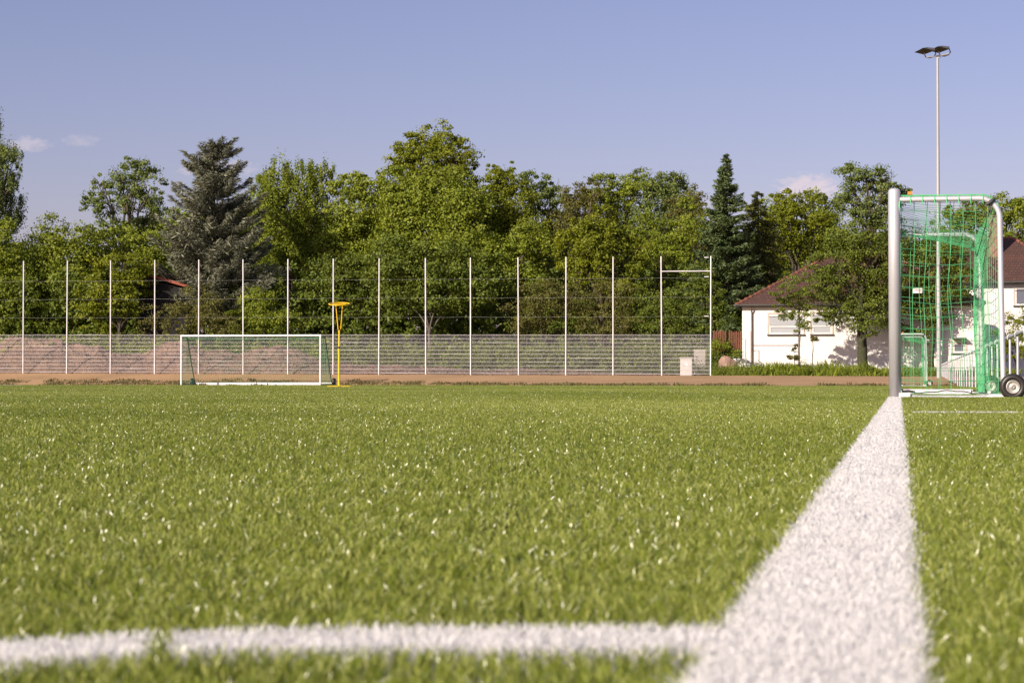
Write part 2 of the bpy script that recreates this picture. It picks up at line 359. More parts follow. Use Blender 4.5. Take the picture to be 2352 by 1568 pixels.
#=====BUILD=====
# ------------------------------------------------------------------ ground
def grid(name, X, Y, Z, m, kind='structure', attr=None, smooth=True):
    ny, nx = X.shape; idx = np.arange(nx * ny).reshape(ny, nx)
    q = np.stack([idx[:-1, :-1], idx[:-1, 1:], idx[1:, 1:], idx[1:, :-1]], -1).reshape(-1, 4)
    o = npmesh(name, np.stack([X, Y, Z], -1).reshape(-1, 3), q, None, m, smooth=smooth); o['kind'] = kind
    return o
EDGE_PX = [(-700, 112), (0, 107), (800, 104.5), (1000, 99), (1500, 84), (2050, 80), (2352, 72), (3000, 60)]
EX = np.array([gp(p, y).x for p, y in EDGE_PX]); EY = np.array([y for p, y in EDGE_PX], float)
def edgeY(x): return np.interp(x, EX, EY)
def fenceY(x): return 107.9 - .1894 * x
# ground: one sheet to the horizon
x = np.linspace(-900, 900, 46); y = np.linspace(-60, 1500, 46); X, Y = np.meshgrid(x, y)
grid('ground', X, Y, np.full_like(X, -.06), M['ground'])
# turf base sheet
xs = np.linspace(-75, 32, 60); vv = np.linspace(0, 1, 30); X = np.tile(xs, (30, 1)); Yv = -6 + (edgeY(xs)[None, :] + 6) * vv[:, None]
X = np.where(X > 2.086 + .19 * Yv + .25, np.maximum(2.086 + .19 * Yv + .25, -1), X) if False else X
grid('turf_base', X, Yv, np.zeros_like(X), M['turf_soil'])
# sandy bank rising from the turf to the fence
def vnoise(X, Y, sc, seed, n=14):
    r = np.random.default_rng(seed); o = 0 * X
    for i in range(n):
        a = r.uniform(0, 6.28); f = sc * r.uniform(.5, 2.2); o = o + np.sin((X * math.cos(a) + Y * math.sin(a)) * f + r.uniform(0, 6.28)) / f * sc
    return o / n
def bankz(X, Y):
    e = edgeY(X); t = np.clip((Y - e + .2) / np.maximum(fenceY(X) - e, 1), 0, 1.3)
    zt = np.interp(X, [-30, 12, 30], [.66, .50, .42])
    return zt * (np.clip(t, 0, 1) ** 1.05) + .004 + .03 * vnoise(X, Y, 1.4, 3) * np.clip(t * 4, 0, 1)
xs = np.linspace(-75, 45, 500); vv = np.linspace(0, 1, 40); X = np.tile(xs, (40, 1))
Yv = edgeY(xs)[None, :] - .35 + (fenceY(xs)[None, :] + 1.2 - edgeY(xs)[None, :] + .35) * vv[:, None]
Yv[0] += .35 * vnoise(xs, xs * 0, 1.1, 5)
grid('sandy_path', X, Yv, bankz(X, Yv), M['path'])
xs = np.linspace(-120, 90, 120); vv = np.linspace(0, 1, 20); X = np.tile(xs, (20, 1)); Yv = fenceY(xs)[None, :] + 1.1 + 160 * vv[:, None] ** 1.5
grid('garden_ground', X, Yv, np.interp(X, [-30, 12, 30], [.62, .46, .40]) + .05 * vnoise(X, Yv, .8, 9), M['ground'])
# paving strip right of the railing
mb = MB(); a = VD
pts = [UD * -4 + VD * 2.35, UD * 66 + VD * 2.35, UD * 66 + VD * 14, UD * -4 + VD * 14]
mb.add([(p.x, p.y, .006) for p in pts], [(0, 1, 2, 3)]); o = mb.build('pavement', M['pave']); o['kind'] = 'structure'

# ------------------------------------------------------------------ turf blades
LX0 = -.048
CORN = np.array([.055, .252]); RC = .940
VDn = np.array([VD.x, VD.y]); UDn = np.array([UD.x, UD.y])
def line_kind(x, y):
    """0 green, 1 goal line, 2 corner arc, 3 distance mark, 4 touchline"""
    s = (x - LX0) * VDn[0] + y * VDn[1]; u = (x - LX0) * UDn[0] + y * UDn[1]
    k = np.zeros(len(x), int); uc = (CORN[0] - LX0) * UDn[0] + CORN[1] * UDn[1]
    rr = np.hypot(x - CORN[0], y - CORN[1])
    jit = rng.normal(0, .0022, len(x))
    k[(np.abs(rr - RC + jit) < .056) & (s < 0) & (u > uc)] = 2
    seam = np.abs((x + .198) + (y - 1.15) * .10) < .0065; k[(k == 2) & seam] = 0
    k[(np.abs(s + jit) < .061) & (u > uc - .06)] = 1
    k[(np.abs(u - uc + jit) < .06) & (s < 0)] = 4
    k[(np.abs(u - uc - 10.12 + jit) < .062) & (s > .11) & (s < .62)] = 3
    return k
def gen_blades():
    d = np.geomspace(.55, 118, 4000); dens = 125000 * (np.maximum(d, 1.0) / 1.2) ** -1.3
    wid = .56 * d + 1.1; pdf = dens * wid * np.gradient(d); n = int(pdf.sum()); cdf = np.cumsum(pdf) / pdf.sum()
    y = np.interp(rng.random(n), cdf, d); x = rng.uniform(-.5, .5, n) * (.56 * y + 1.1)
    ok = (y < edgeY(x) + .1) & (x < 2.10 + .19 * y + .3); x = x[ok]; y = y[ok]
    # tuft rows: pull roots together in small bunches
    g = .012; near = y < 9
    x = np.where(near, (np.round(x / g) * g) * .5 + x * .5, x); y = np.where(near, (np.round(y / g) * g) * .5 + y * .5, y)
    return x, y
bx, by = gen_blades(); bk = line_kind(bx, by)
def blades(name, x, y, m, hmul=1.0, extra=1.0):
    n = len(x); dist = np.maximum(y, 1.0)
    w = .00085 * (dist / 1.2) ** .50 * rng.uniform(.7, 1.35, n) * extra
    # slow wear variations of the pile
    pile = 1 + (.05 * vnoise(x, y, 45, 21) + .05 * vnoise(x, y, 14, 23) + .04 * vnoise(x, y, 2.5, 22)) * 3 * (1.0 if m is G['turf'] else .35)
    h = .033 * (1.05 - .30 * rng.random(n) ** 2.2) * np.clip(pile, .8, 1.12) * hmul
    az = rng.uniform(0, 6.283, n); side = np.stack([np.cos(az), np.sin(az), 0 * az], 1)
    la = rng.uniform(0, 6.283, n); ln = np.abs(np.clip(rng.normal(.0, .17, n), -.38, .38)) * h
    lean = np.stack([np.cos(la) * ln, np.sin(la) * ln, 0 * ln], 1)
    p = np.stack([x, y, np.zeros(n)], 1); up = np.array([0, 0, 1.0])
    b0 = p - side * w[:, None] * .5; b1 = p + side * w[:, None] * .5
    mid = p + up * h[:, None] * .82 + lean * .38; m0 = mid - side * w[:, None] * .46; m1 = mid + side * w[:, None] * .46
    cu = rng.uniform(0, 6.283, n); cv = h * np.abs(np.clip(rng.normal(0, .14, n), -.3, .3)); hh_ = h
    tip = p + up * hh_[:, None] + lean + np.stack([np.cos(cu) * cv, np.sin(cu) * cv, 0 * cv], 1); t0 = tip - side * w[:, None] * .26; t1 = tip + side * w[:, None] * .26
    V_ = np.stack([b0, b1, m0, m1, t0, t1], 1).reshape(-1, 3); i = np.arange(n)[:, None] * 6
    q = np.concatenate([i + np.array([[0, 1, 3, 2]]), i + np.array([[2, 3, 5, 4]])], 1).reshape(-1, 4)
    ti = np.clip(rng.random(n) + .12 * vnoise(x, y, .7, 31) * 3, 0, 1)
    return npmesh(name, V_, q, None, m, attr=np.repeat(ti, 2))
sel = bk == 0
o = blades('turf_grass', bx[sel], by[sel], G['turf']); tag(o, 'short green plastic grass blades covering the playing field', 'artificial grass', kind='stuff')
def more(n, fn):
    return fn(n)
for code, nm in ((1, 'goal_line'), (2, 'corner_arc_line'), (3, 'distance_mark_line'), (4, 'touch_line')):
    s_ = bk == code
    if s_.sum() < 5: continue
    x, y = bx[s_], by[s_]
    # white pile is denser
    x = np.concatenate([x, x + rng.normal(0, .004, len(x))]); y = np.concatenate([y, y + rng.normal(0, .006, len(y))])
    kk = line_kind(x, y) == code
    o = blades(nm, x[kk], y[kk], G['white'], 1.0, 1.15); o['kind'] = 'structure'
# painted base under the goal line so the infill between blades reads white
m_lb = mat('white_infill', (.66, .64, .60), rough=.9, col2=(.42, .40, .37), nscale=60)
mb = MB(); p0 = Vector((LX0, 0, .004))
def strip(mb, u0, u1, s0, s1, z=.004):
    ps = [Vector((LX0, 0, 0)) + UD * u + VD * s for u, s in ((u0, s0), (u1, s0), (u1, s1), (u0, s1))]
    mb.add([(p.x, p.y, z) for p in ps], [(0, 1, 2, 3)])
strip(mb, .25, 82, -.055, .055); o = mb.build('goal_line_base', m_lb); o['kind'] = 'structure'
# small far marks seen at the turf edge
for px0, px1, Yy, c, nm in ((2, 22, 96, 'white', 'far_white_mark'), (24, 46, 95.5, 'white', 'far_white_mark'), (222, 262, 93, 'yellowblade', 'far_yellow_mark'), (322, 378, 91.5, 'yellowblade', 'far_yellow_mark')):
    n = 500; xx = rng.uniform(gp(px0, Yy).x, gp(px1, Yy).x, n); ys = Yy + rng.uniform(-.5, .5, n)
    o = blades(nm, xx, ys, G[c], 1.15); o['kind'] = 'structure'
# ragged dry tufts at the turf edge
def tufts(name, x, y, zf, h, m, label, cat, spread=.5, w=.03, per=26):
    n = len(x); X = np.repeat(x, per) + rng.normal(0, .16, n * per); Yq = np.repeat(y, per) + rng.normal(0, .16, n * per)
    H = np.repeat(h, per) * rng.uniform(.4, 1.1, n * per); az = rng.uniform(0, 6.28, n * per); side = np.stack([np.cos(az), np.sin(az), 0 * az], 1)
    la = rng.uniform(0, 6.28, n * per); ln = H * rng.uniform(0, spread, n * per); z = zf(X, Yq)
    p = np.stack([X, Yq, z], 1); ww = (w * rng.uniform(.6, 1.4, n * per))[:, None]
    tip = p + np.stack([np.cos(la) * ln, np.sin(la) * ln, H], 1); mid = p * .45 + tip * .55 + np.stack([0 * H, 0 * H, H * .08], 1)
    V_ = np.stack([p - side * ww * .4, p + side * ww * .4, mid + side * ww * .5, tip, mid - side * ww * .5], 1).reshape(-1, 3)
    i = np.arange(n * per)[:, None] * 5; q = i + np.array([[0, 1, 2, 4]]); t = i + np.array([[4, 2, 3]])
    ti = np.clip(rng.normal(.45, .22, n * per), 0, 1)
    return tag(npmesh(name, V_, q, t, m, attr=np.concatenate([ti, ti])), label, cat, kind='stuff')
n = 900; xx = rng.uniform(-34, 26, n); dn = vnoise(xx, xx * 0, .5, 77) * 3 + vnoise(xx, xx * 0, 2.0, 78) * 2
keep = dn + rng.normal(0, .35, n) > -.15; xx = xx[keep]; yy_ = edgeY(xx) + rng.uniform(-.5, 2.2, len(xx)) ** 1.0
tufts('edge_tufts', xx, yy_, bankz, rng.uniform(.05, .16, len(xx)), leafmat('dry_grass', [(.11, .085, .035), (.13, .11, .04), (.12, .13, .04)], trans=.1), 'ragged dry grass tufts along the far edge of the turf', 'grass', w=.035)
# ------------------------------------------------------------------ youth goals on the goal line
def wheel(parent, c, r, axis, w=.085):
    t = MB(); h = w / 2; prof = []
    for i in range(21):
        a = -math.pi * .5 - math.pi * 0 + 2 * math.pi * i / 20
        prof.append((math.cos(a) * h, r * .72 + math.sin(a) * r * .28))
    t.lathe(prof, c, axis, 40); tyre = None
    root = empty('wheel', c); root.parent = parent
    for v in t.v: pass
    t.v = [tuple(Vector(v) - Vector(c)) for v in t.v]; t.build('tyre', M['black_rub'], root)
    rm = MB(); rp = [(-h * .3, 0), (-h * .75, r * .07), (-h * .75, r * .13), (-h * .25, r * .16), (-h * .18, r * .34), (-h * .8, r * .44), (-h * .9, r * .50), (h * .9, r * .50), (h * .8, r * .44), (h * .18, r * .34), (h * .25, r * .16), (h * .75, r * .13), (h * .75, r * .07), (h * .3, 0)]
    rm.lathe(rp, (0, 0, 0), axis, 36); rm.build('rim', M['rim'], root)
    return root
def bend_path(s_end, ztop, zbot, s0=0.0, rad=.2, n=10):
    """side tube in the (s, z) plane: out from the post top, round the bend, down"""
    pts = [(s0, ztop), (s_end - rad, ztop)]
    for i in range(1, n + 1):
        a = math.pi / 2 * i / n; pts.append((s_end - rad + math.sin(a) * rad, ztop - rad + math.cos(a) * rad))
    pts.append((s_end + .01, (ztop + zbot) / 2)); pts.append((s_end + .03, zbot)); return pts
def rope_grid(mb_a, mb_b, f, na, nb, r, sub=6, sides=3):
    """f(a,b) -> point, a,b in 0..1. mb_a: ropes running along a; mb_b: ropes along b"""
    for j in range(nb + 1): mb_a.tube([f(i / (na), j / nb) for i in range(na + 1)], r, sides, cap=False)
    for i in range(na + 1): mb_b.tube([f(i / na, j / nb) for j in range(nb + 1)], r, sides, cap=False)
def youth_goal(loc, label):
    """local x = out of the field (depth), local y = along the goal line away from the camera"""
    root = empty('football_goal', loc, -TH, label, 'goal', 'small goals standing on the goal line')
    L = 5.12; HT = 2.06; S = 1.03
    for yv in (0, L):
        p = MB(); p.lathe([(0, .0), (0.0, .06), (HT + .025, .06), (HT + .045, .055), (HT + .058, .035), (HT + .06, 0)], (0, yv, 0), (0, 0, 1), 28)
        p.build('post', M['alu'], root)
    c = MB(); c.tube([(0, .05, HT - .005), (0, L - .05, HT - .005)], .056, 24); c.build('crossbar', M['alu'], root)
    for yv, sg in ((0, -1), (L, 1)):
        b = MB(); b.tube([(s, yv, z) for s, z in bend_path(S, HT - .055, .06, .05)], .0275, 16); b.build('side_frame', M['alu'], root)
        g = MB(); yo = yv
        g.tube([(.10, yo, .058), (.17, yo, .034), (.22, yo, .028), (.90, yo, .028), (.95, yo, .04)], .019, 12); g.build('ground_tube', M['galv'], root)
        e = MB(); e.box((.085, yo, .035), (.13, .09, .07)); e.build('foot_plate', M['white_paint'], root); e = MB(); e.box((1.0, yo + .0, .03), (.17, .10, .055)); e.build('foot_plate', M['white_paint'], root)
        cd = MB(); pts = []
        for i in range(33):
            t = i / 32; pts.append((.09 + .9 * t, yo - .03 * sg, .085 - .012 * math.sin(t * math.pi * 3) - .010 * t + .004 * math.sin(t * 31)))
        cd.tube(pts, .0062, 6)
        cd.tube([(.07, yo - .03 * sg, .085), (.13, yo - .035 * sg, .088), (.20, yo - .03 * sg, .082)], [.012, .014, .007], 8); cd.build('elastic_cord', M['black'], root)
        for s_ in (.55, .92):
            k = MB(); k.box((s_, yo - .03 * sg, .078), (.03, .02, .018)); k.build('cord_clip', M['tagw'], root)
        br = MB(); br.tube([(1.04, yo + .0, .06), (1.12, yo, .12), (1.13, yo - .05, .13)], .014, 8); br.build('axle_bracket', M['alu'], root)
        wheel(root, Vector((1.145, yo - .075, .131)), .131, (0, 1, 0))
    gb = MB(); gb.box((1.0, L / 2, .03), (.11, L - .12, .055)); gb.build('rear_ground_bar', M['white_paint'], root)
    fb = MB(); fb.box((.5, L - .055, .052), (.82, .05, .075)); fb.build('side_ground_bar', M['white_paint'], root)
    # nets
    zt = HT - .03; prof = bend_path(S + .02, zt, .07, .06); pr = random.Random(5)
    def side_net(yv, ph):
        def f(a, b):
            s = .065 + a * (S - .06); z = zt * (1 - b) + .07 * b
            lim = zt if s < S - .2 else zt - .2 + math.sqrt(max(0, .04 - (s - S + .2) ** 2))
            z = min(z, lim) if b == 0 else z - (zt - lim) * (1 - b)
            w = math.sin(math.pi * a) * math.sin(math.pi * min(1, b * 1.02))
            return Vector((s + w * .018 * math.sin(b * 9 + ph) + .012 * math.sin(b * 5 + a * 4 + ph) * math.sin(math.pi * b), yv + (.05 * math.sin(b * 4 + ph + a * 3)) * math.sin(math.pi * a), z - .022 * math.sin(math.pi * a) * (1 - b * .4) + .012 * math.sin(a * 7 + ph + b * 3) * math.sin(math.pi * b)))
        m1 = MB(); rope_grid(m1, m1, f, 8, 15, .0028)
        return m1
    side_net(0.01, .4).build('side_net', M['net'], root); side_net(L - .01, 2.1).build('side_net', M['net'], root)
    NA, NB = 40, 7
    def top(a, b):
        s = .07 + b * (S - .12); sag = (.10 + .26 * b) * (4 * a * (1 - a)) ** .7
        z = zt - sag - (.05 * b * b if b > .9 else 0); return Vector((s, a * L, z + .008 * math.sin(a * 40 + b * 9)))
    ma, mc = MB(), MB(); rope_grid(ma, mc, top, NA, NB, .0028); ma.build('roof_net_cord', M['net_shaded'], root)  # ropes along the goal are coloured dark to stand for net shading
    mc.build('roof_net', M['net'], root)
    def back(a, b):
        z = (zt - .06) * (1 - b) + .06 * b - .11 * 4 * a * (1 - a) * (1 - b) ** .5 * (1 if b < 1 else 0)
        s = S - .02 - .10 * math.sin(math.pi * a) * (1 - b * .3) - .05 * math.sin(a * 9) * math.sin(math.pi * b)
        return Vector((s, a * L, z + .014 * math.sin(a * 33 + b * 5)))
    m1, m2 = MB(), MB(); rope_grid(m1, m2, back, NA, 16, .0027)
    m1.build('back_net_cord', M['net_shaded'], root); m2.build('back_net', M['net'], root)  # lengthwise ropes here share the shade-dark colour
    # rope over the near side tube, knots
    rp = MB(); pts = [(s, 0.0, z + .036 + .004 * math.sin(s * 30)) for s, z in bend_path(S + .012, HT - .055, .9, .06)[:9]]
    rp.tube(pts, .007, 6)
    for i in range(7):
        s_ = .16 + i * .118; rp.tube([(s_, -.03, HT - .11), (s_, -.033, HT - .05), (s_ + .004, 0, HT - .018), (s_, .033, HT - .05)], .0045, 5)
    rp.tube([(.06, 0, HT - .02), (.052, -.04, HT - .10), (.05, 0, HT - .3)], .008, 6); rp.build('edge_rope', M['net'], root)
    kn = MB(); kn.tube([(.90, -.03, HT - .12), (.945, -.036, HT - .095), (.985, -.03, HT - .06)], [.016, .022, .012], 8)
    kn.tube([(.945, -.03, HT - .11), (.92, -.035, HT - .20), (.86, -.03, HT - .24)], .005, 5); kn.tube([(.93, -.03, HT - .14), (.945, -.04, HT - .21)], .006, 5)
    kn.tube([(.94, 0, HT - .15), (.90, L * .5, HT - .48), (.93, L, HT - .12)], .005, 5); kn.build('black_tie', M['black'], root)
    oc = MB(); oc.box((.155, 0, HT + .008), (.045, .03, .03)); oc.build('net_clip', M['orange'], root)
    lt = MB(); lt.box((.27, L - .03, HT - .745), (.115, .004, .062)); lt.build('label_tag', M['tagw'], root).location.z = 0
    return root
near_goal = youth_goal(gp(2055.5, 20.5), 'nearest and largest silver goal with green net and black wheel, standing on white goal line')
tg = [o for o in near_goal.children if o.name.startswith('label_tag')][0]
mk = MB(); mk.box((.27, 5.12 - .034, 2.06 - .745 + .004), (.085, .002, .012)); mk.box((.30, 5.12 - .034, 2.06 - .745 - .014), (.05, .002, .006)); mk.build('print', M['ink'], tg)
far_small = copy_tree(near_goal); far_small.location = gp(2064.5, 78.3)
far_small['label'] = 'small distant silver goal with green net, seen through the net of the near goal'

# ------------------------------------------------------------------ large goal facing the camera
def large_goal():
    A = gp(416.4, 103.4); B = gp(735.8, 102.1); W_ = (B - A).length; rz = math.atan2(B.y - A.y, B.x - A.x)
    root = empty('football_goal', A, rz, 'wide white-framed goal with faint green net facing the camera across the field', 'goal')
    H = 2.5; D = 2.1
    for x_ in (0, W_):
        p = MB(); p.tube([(x_, 0, 0), (x_, 0, H - .02)], .048, 12); p.build('post', M['white_paint'], root)
        s = MB(); s.tube([(x_, .05, H - .06), (x_, .75, H - .06), (x_ , .92, H - .16), (x_, D * .8, .8), (x_, D, .1)], .03, 8); s.build('net_support', M['green_paint'], root)
        g = MB(); g.box((x_, D / 2, .05), (.07, D - .1, .08)); g.build('side_ground_bar', M['green_paint'], root)
        wheel(root, Vector((x_ + (.16 if x_ else -.12), D - .1, .19)), .19, (1, .0, 0), .16)
    c = MB(); c.tube([(-.05, 0, H), (W_ + .05, 0, H)], .048, 12); c.build('crossbar', M['white_paint'], root)
    r = MB(); r.box((W_ / 2, D, .075), (W_ + .06, .12, .15)); r.build('rear_ground_bar', M['white_paint'], root)
    n = MB(); prof = [(0, H - .04), (.45, H - .1), (.9, H - .14), (1.2, 1.9), (1.6, 1.2), (1.95, .55), (2.1, .1)]
    def f(a, b):
        k = b * 6; i = min(5, int(k)); t = k - i; y_ = prof[i][0] * (1 - t) + prof[i + 1][0] * t; z_ = prof[i][1] * (1 - t) + prof[i + 1][1] * t
        return Vector((a * W_, y_ + .06 * math.sin(a * 17 + b * 4) * math.sin(math.pi * b), z_ - .06 * math.sin(math.pi * a) * math.sin(math.pi * b)))
    rope_grid(n, n, f, 62, 30, .0034)
    for x_ in (0, W_):
        for j in range(1, 20):
            z_ = j * .125
            yb = np.interp(-z_, [-q[1] for q in prof], [q[0] for q in prof])
            n.tube([(x_, 0, z_), (x_, yb, z_)], .0045, 3, cap=False)
        for j in range(1, 17):
            y_ = j * .125; zb = np.interp(y_, [q[0] for q in prof], [q[1] for q in prof]); n.tube([(x_, y_, .05), (x_, y_, zb)], .0045, 3, cap=False)
    n.build('net', M['net_far'], root)
large_goal()
# ------------------------------------------------------------------ yellow basket stand
def stand():
    Y = 68.0; s = FP / Y; b = gp(778.5, Y)
    root = empty('basket_stand', b, 0, 'tall yellow pole with a flat ring on two prongs beside the wide goal', 'basket stand')
    H = (at(778, 698, Y) - b).z; zj = (at(778, 757, Y) - b).z; zc = (at(778, 798, Y) - b).z
    p = MB(); p.tube([(0, 0, 0), (0, 0, zc)], .037, 14); p.tube([(.004, 0, zc), (.008, 0, zj + .02)], .030, 14); p.build('pole', M['yellow'], root)
    c = MB(); c.tube([(.003, 0, zc - .03), (.003, 0, zc + .03)], .046, 14); c.build('clamp', M['black'], root); c = MB(); c.tube([(.012, 0, zj - .01), (.012, 0, zj + .03)], .042, 14); c.build('clamp', M['black'], root)
    for sx, x0, x1 in ((-1, -.035, -.095), (1, .065, .125)):
        q = MB(); q.tube([(x0 * .8, 0, zj), (x0, -.01, zj + .08), (x1, -.12, H - .03)], .017, 10); q.build('prong', M['yellow'], root)
    r = MB(); n = 48; rr = .345
    pts = [(.01 + rr * math.cos(2 * math.pi * i / n), rr * math.sin(2 * math.pi * i / n) * .98, H + .05 * 0 + .055 * math.sin(2 * math.pi * i / n)) for i in range(n + 1)]
    r.tube(pts, .020, 8, cap=False); r.tube([(-.2, -.02, H), (.22, .02, H)], .014, 8); r.build('ring', M['yellow'], root)
    f = MB(); f.box((-.01, 0, .03), (.76, .07, .045)); f.box((0, .0, .055), (.11, .11, .02)); f.box((0, .25, .028), (.07, .45, .04)); f.build('base', M['yellow'], root)
stand()
# ------------------------------------------------------------------ tall ball fence
def fence():
    FPX = [-49, 53, 153, 253.5, 355, 456, 558.5, 661, 765, 870, 978, 1081, 1191, 1299.5, 1408, 1520, 1632]
    pos = []
    for px in FPX:
        k = (px - 1176) / FP; Y = 107.9 / (1 + .1894 * k); z = float(np.interp(px, [53, 1632], [.66, .50])); pos.append(Vector((k * Y, Y, z)))
    root = empty('ball_fence', pos[1], 0, 'tall fence of thin white poles with white wire mesh panels along the lower part', 'fence')
    off = pos[1]; q = [p - off for p in pos]
    for i, p in enumerate(q):
        m = MB(); lean = rnd.uniform(-.03, .03); m.tube([p + Vector((0, 0, -.12)), p + Vector((lean, 0, 6.2 + .0 * i))], .034, 8); m.build('post', M['fence_white'], root)
    for i in range(len(q) - 1):
        a, b = q[i], q[i + 1]; m = MB(); dv = (b - a); n = int(round(Vector((dv.x, dv.y, 0)).length / .05))
        back = Vector((dv.y, -dv.x, 0)).normalized() * -.045
        zo = Vector((0, 0, .07))
        for k in range(n + 1):
            p = a + dv * ((k + .5) / (n + 1)) + back + zo; m.tube([p, p + Vector((0, 0, 2.06))], .0023, 3, cap=False)
        for j in range(11):
            z = Vector((0, 0, .015 + .203 * j)); w = rnd.uniform(-.004, .004)
            for e in (-.009, .009):
                m.tube([a + back + zo + z + Vector((0, e, w)), (a + b) / 2 + back + zo + z + Vector((0, e, w + rnd.uniform(-.008, .008))), b + back + zo + z + Vector((0, e, w))], .0062, 4, cap=False)
        m.build('mesh_panel', M['fence_white'], root)
    for zz in (5.08, 4.08, 3.07):
        m = MB(); pts = []
        for i in range(len(q) - 1):
            for t in (0, .5): pts.append(q[i].lerp(q[i + 1], t) + Vector((0, -.03, zz - (.03 if t else 0))))
        pts.append(q[-1] + Vector((0, -.03, zz))); m.tube(pts, .003, 4); m.build('tension_wire', M['wire'], root)
    a, b = q[-2], q[-1]; m = MB(); m.tube([a + Vector((0, 0, 5.42)), b + Vector((0, 0, 5.42))], .026, 8); m.build('top_brace', M['fence_white'], root)
    for zz in (6.12, 5.12, 3.08):
        m = MB(); p = q[-1] + Vector((-.32, -.03, zz)); m.tube([p, p + Vector((.22, 0, 0))], .026, 8); m.build('wire_tensioner', M['white_paint'], root)
    return off
fence()
# ------------------------------------------------------------------ railing along the field edge
def railing():
    o0 = Vector((2.086 + .19 * 31.0, 31.0, -.02)); root = empty('railing', o0, 0, 'low silver pipe railing running away behind the near goal', 'railing')
    d = Vector((.19, 1, 0)).normalized(); ztop = 1.06; n = 31; sp = 2.62
    for i in range(n):
        p = d * (i * sp + .35) ; m = MB()
        m.tube([p + Vector((0, 0, -.05)), p + Vector((0, 0, ztop - .05))], .024, 10)
        m.tube([p + Vector((-.045, 0, ztop - .05)), p + Vector((-.05, 0, ztop + .01)), p + Vector((-.02, 0, ztop + .047)), p + Vector((.02, 0, ztop + .047)), p + Vector((.05, 0, ztop + .01))], .012, 6)
        m.build('post', M['galv'], root)
    m = MB(); m.tube([d * -.6 + Vector((0, 0, ztop)), d * (n * sp) + Vector((0, 0, ztop))], .030, 10); m.build('top_rail', M['galv'], root)
railing()
# ------------------------------------------------------------------ floodlight
def flood():
    Y = 96.0; b = gp(2156.5, Y, .0); root = empty('floodlight_mast', b, 0, 'very tall grey steel mast carrying two tilted floodlights', 'floodlight')
    H = (at(2157, 132, Y) - b).z
    p = MB(); p.tube([(0, 0, 0), (0, 0, H * .33), (0, 0, H * .66), (0, 0, H)], [.105, .09, .075, .058], 20); p.build('pole', M['pole'], root)
    ar = MB(); w = lambda px, py: at(px, py, Y) - b
    ar.tube([w(2127, 133) + Vector((0, -.1, 0)), w(2157, 129), w(2181, 123) + Vector((0, .1, 0))], .035, 8); ar.tube([w(2157, 134), w(2157, 127)], .06, 10); ar.build('cross_arm', M['pole'], root)
    hd = mat('lamp_housing', (.10, .095, .09), rough=.5, metal=.4, col2=(.2, .19, .18)); gl = mat('lamp_glass', (.05, .045, .03), rough=.25, spec=.6)
    for ox, oy, dy in ((0, 0, 0), (38.7, -7.5, .5)):
        c = w(2128.4 + ox, 116.9 + oy) + Vector((0, dy, 0)); s = Y / FP
        root2 = empty('lamp_head', c); root2.parent = root
        P = lambda x_, y_, d_: Vector((x_ * s, d_, -y_ * s))
        bot = [P(-24.6, .6, .40), P(-12.9, -2.9, -.45), P(14.7, 3.3, -.45), P(-2.3, 5.9, .40)]
        top = [P(-21, -1.2, .34), P(0, -7.3, -.10), P(17.6, -5.6, -.10), P(3, 2.4, .34)]
        m = MB(); m.add(bot + top, [(4, 5, 6, 7), (0, 4, 7, 3), (1, 2, 6, 5), (0, 1, 5, 4), (2, 3, 7, 6), (3, 2, 1, 0)]); m.build('housing', hd, root2)
        nrm = (bot[1] - bot[0]).cross(bot[3] - bot[0]).normalized(); nrm = nrm if nrm.z < 0 else -nrm
        m = MB(); cc = sum(bot, Vector()) / 4; m.add([cc + (v - cc) * .93 + nrm * .012 for v in bot], [(0, 1, 2, 3)]); m.build('glass', gl, root2)
        m = MB(); m.tube([P(-5, 3, 0), P(-5, 9, 0), P(-1, 15, .05), P(8, 16, .05), P(17, 13, 0), P(20, 8, -.1), P(17.5, 0, -.1)], .028, 6); m.build('bracket', M['gutter'], root2)
flood()
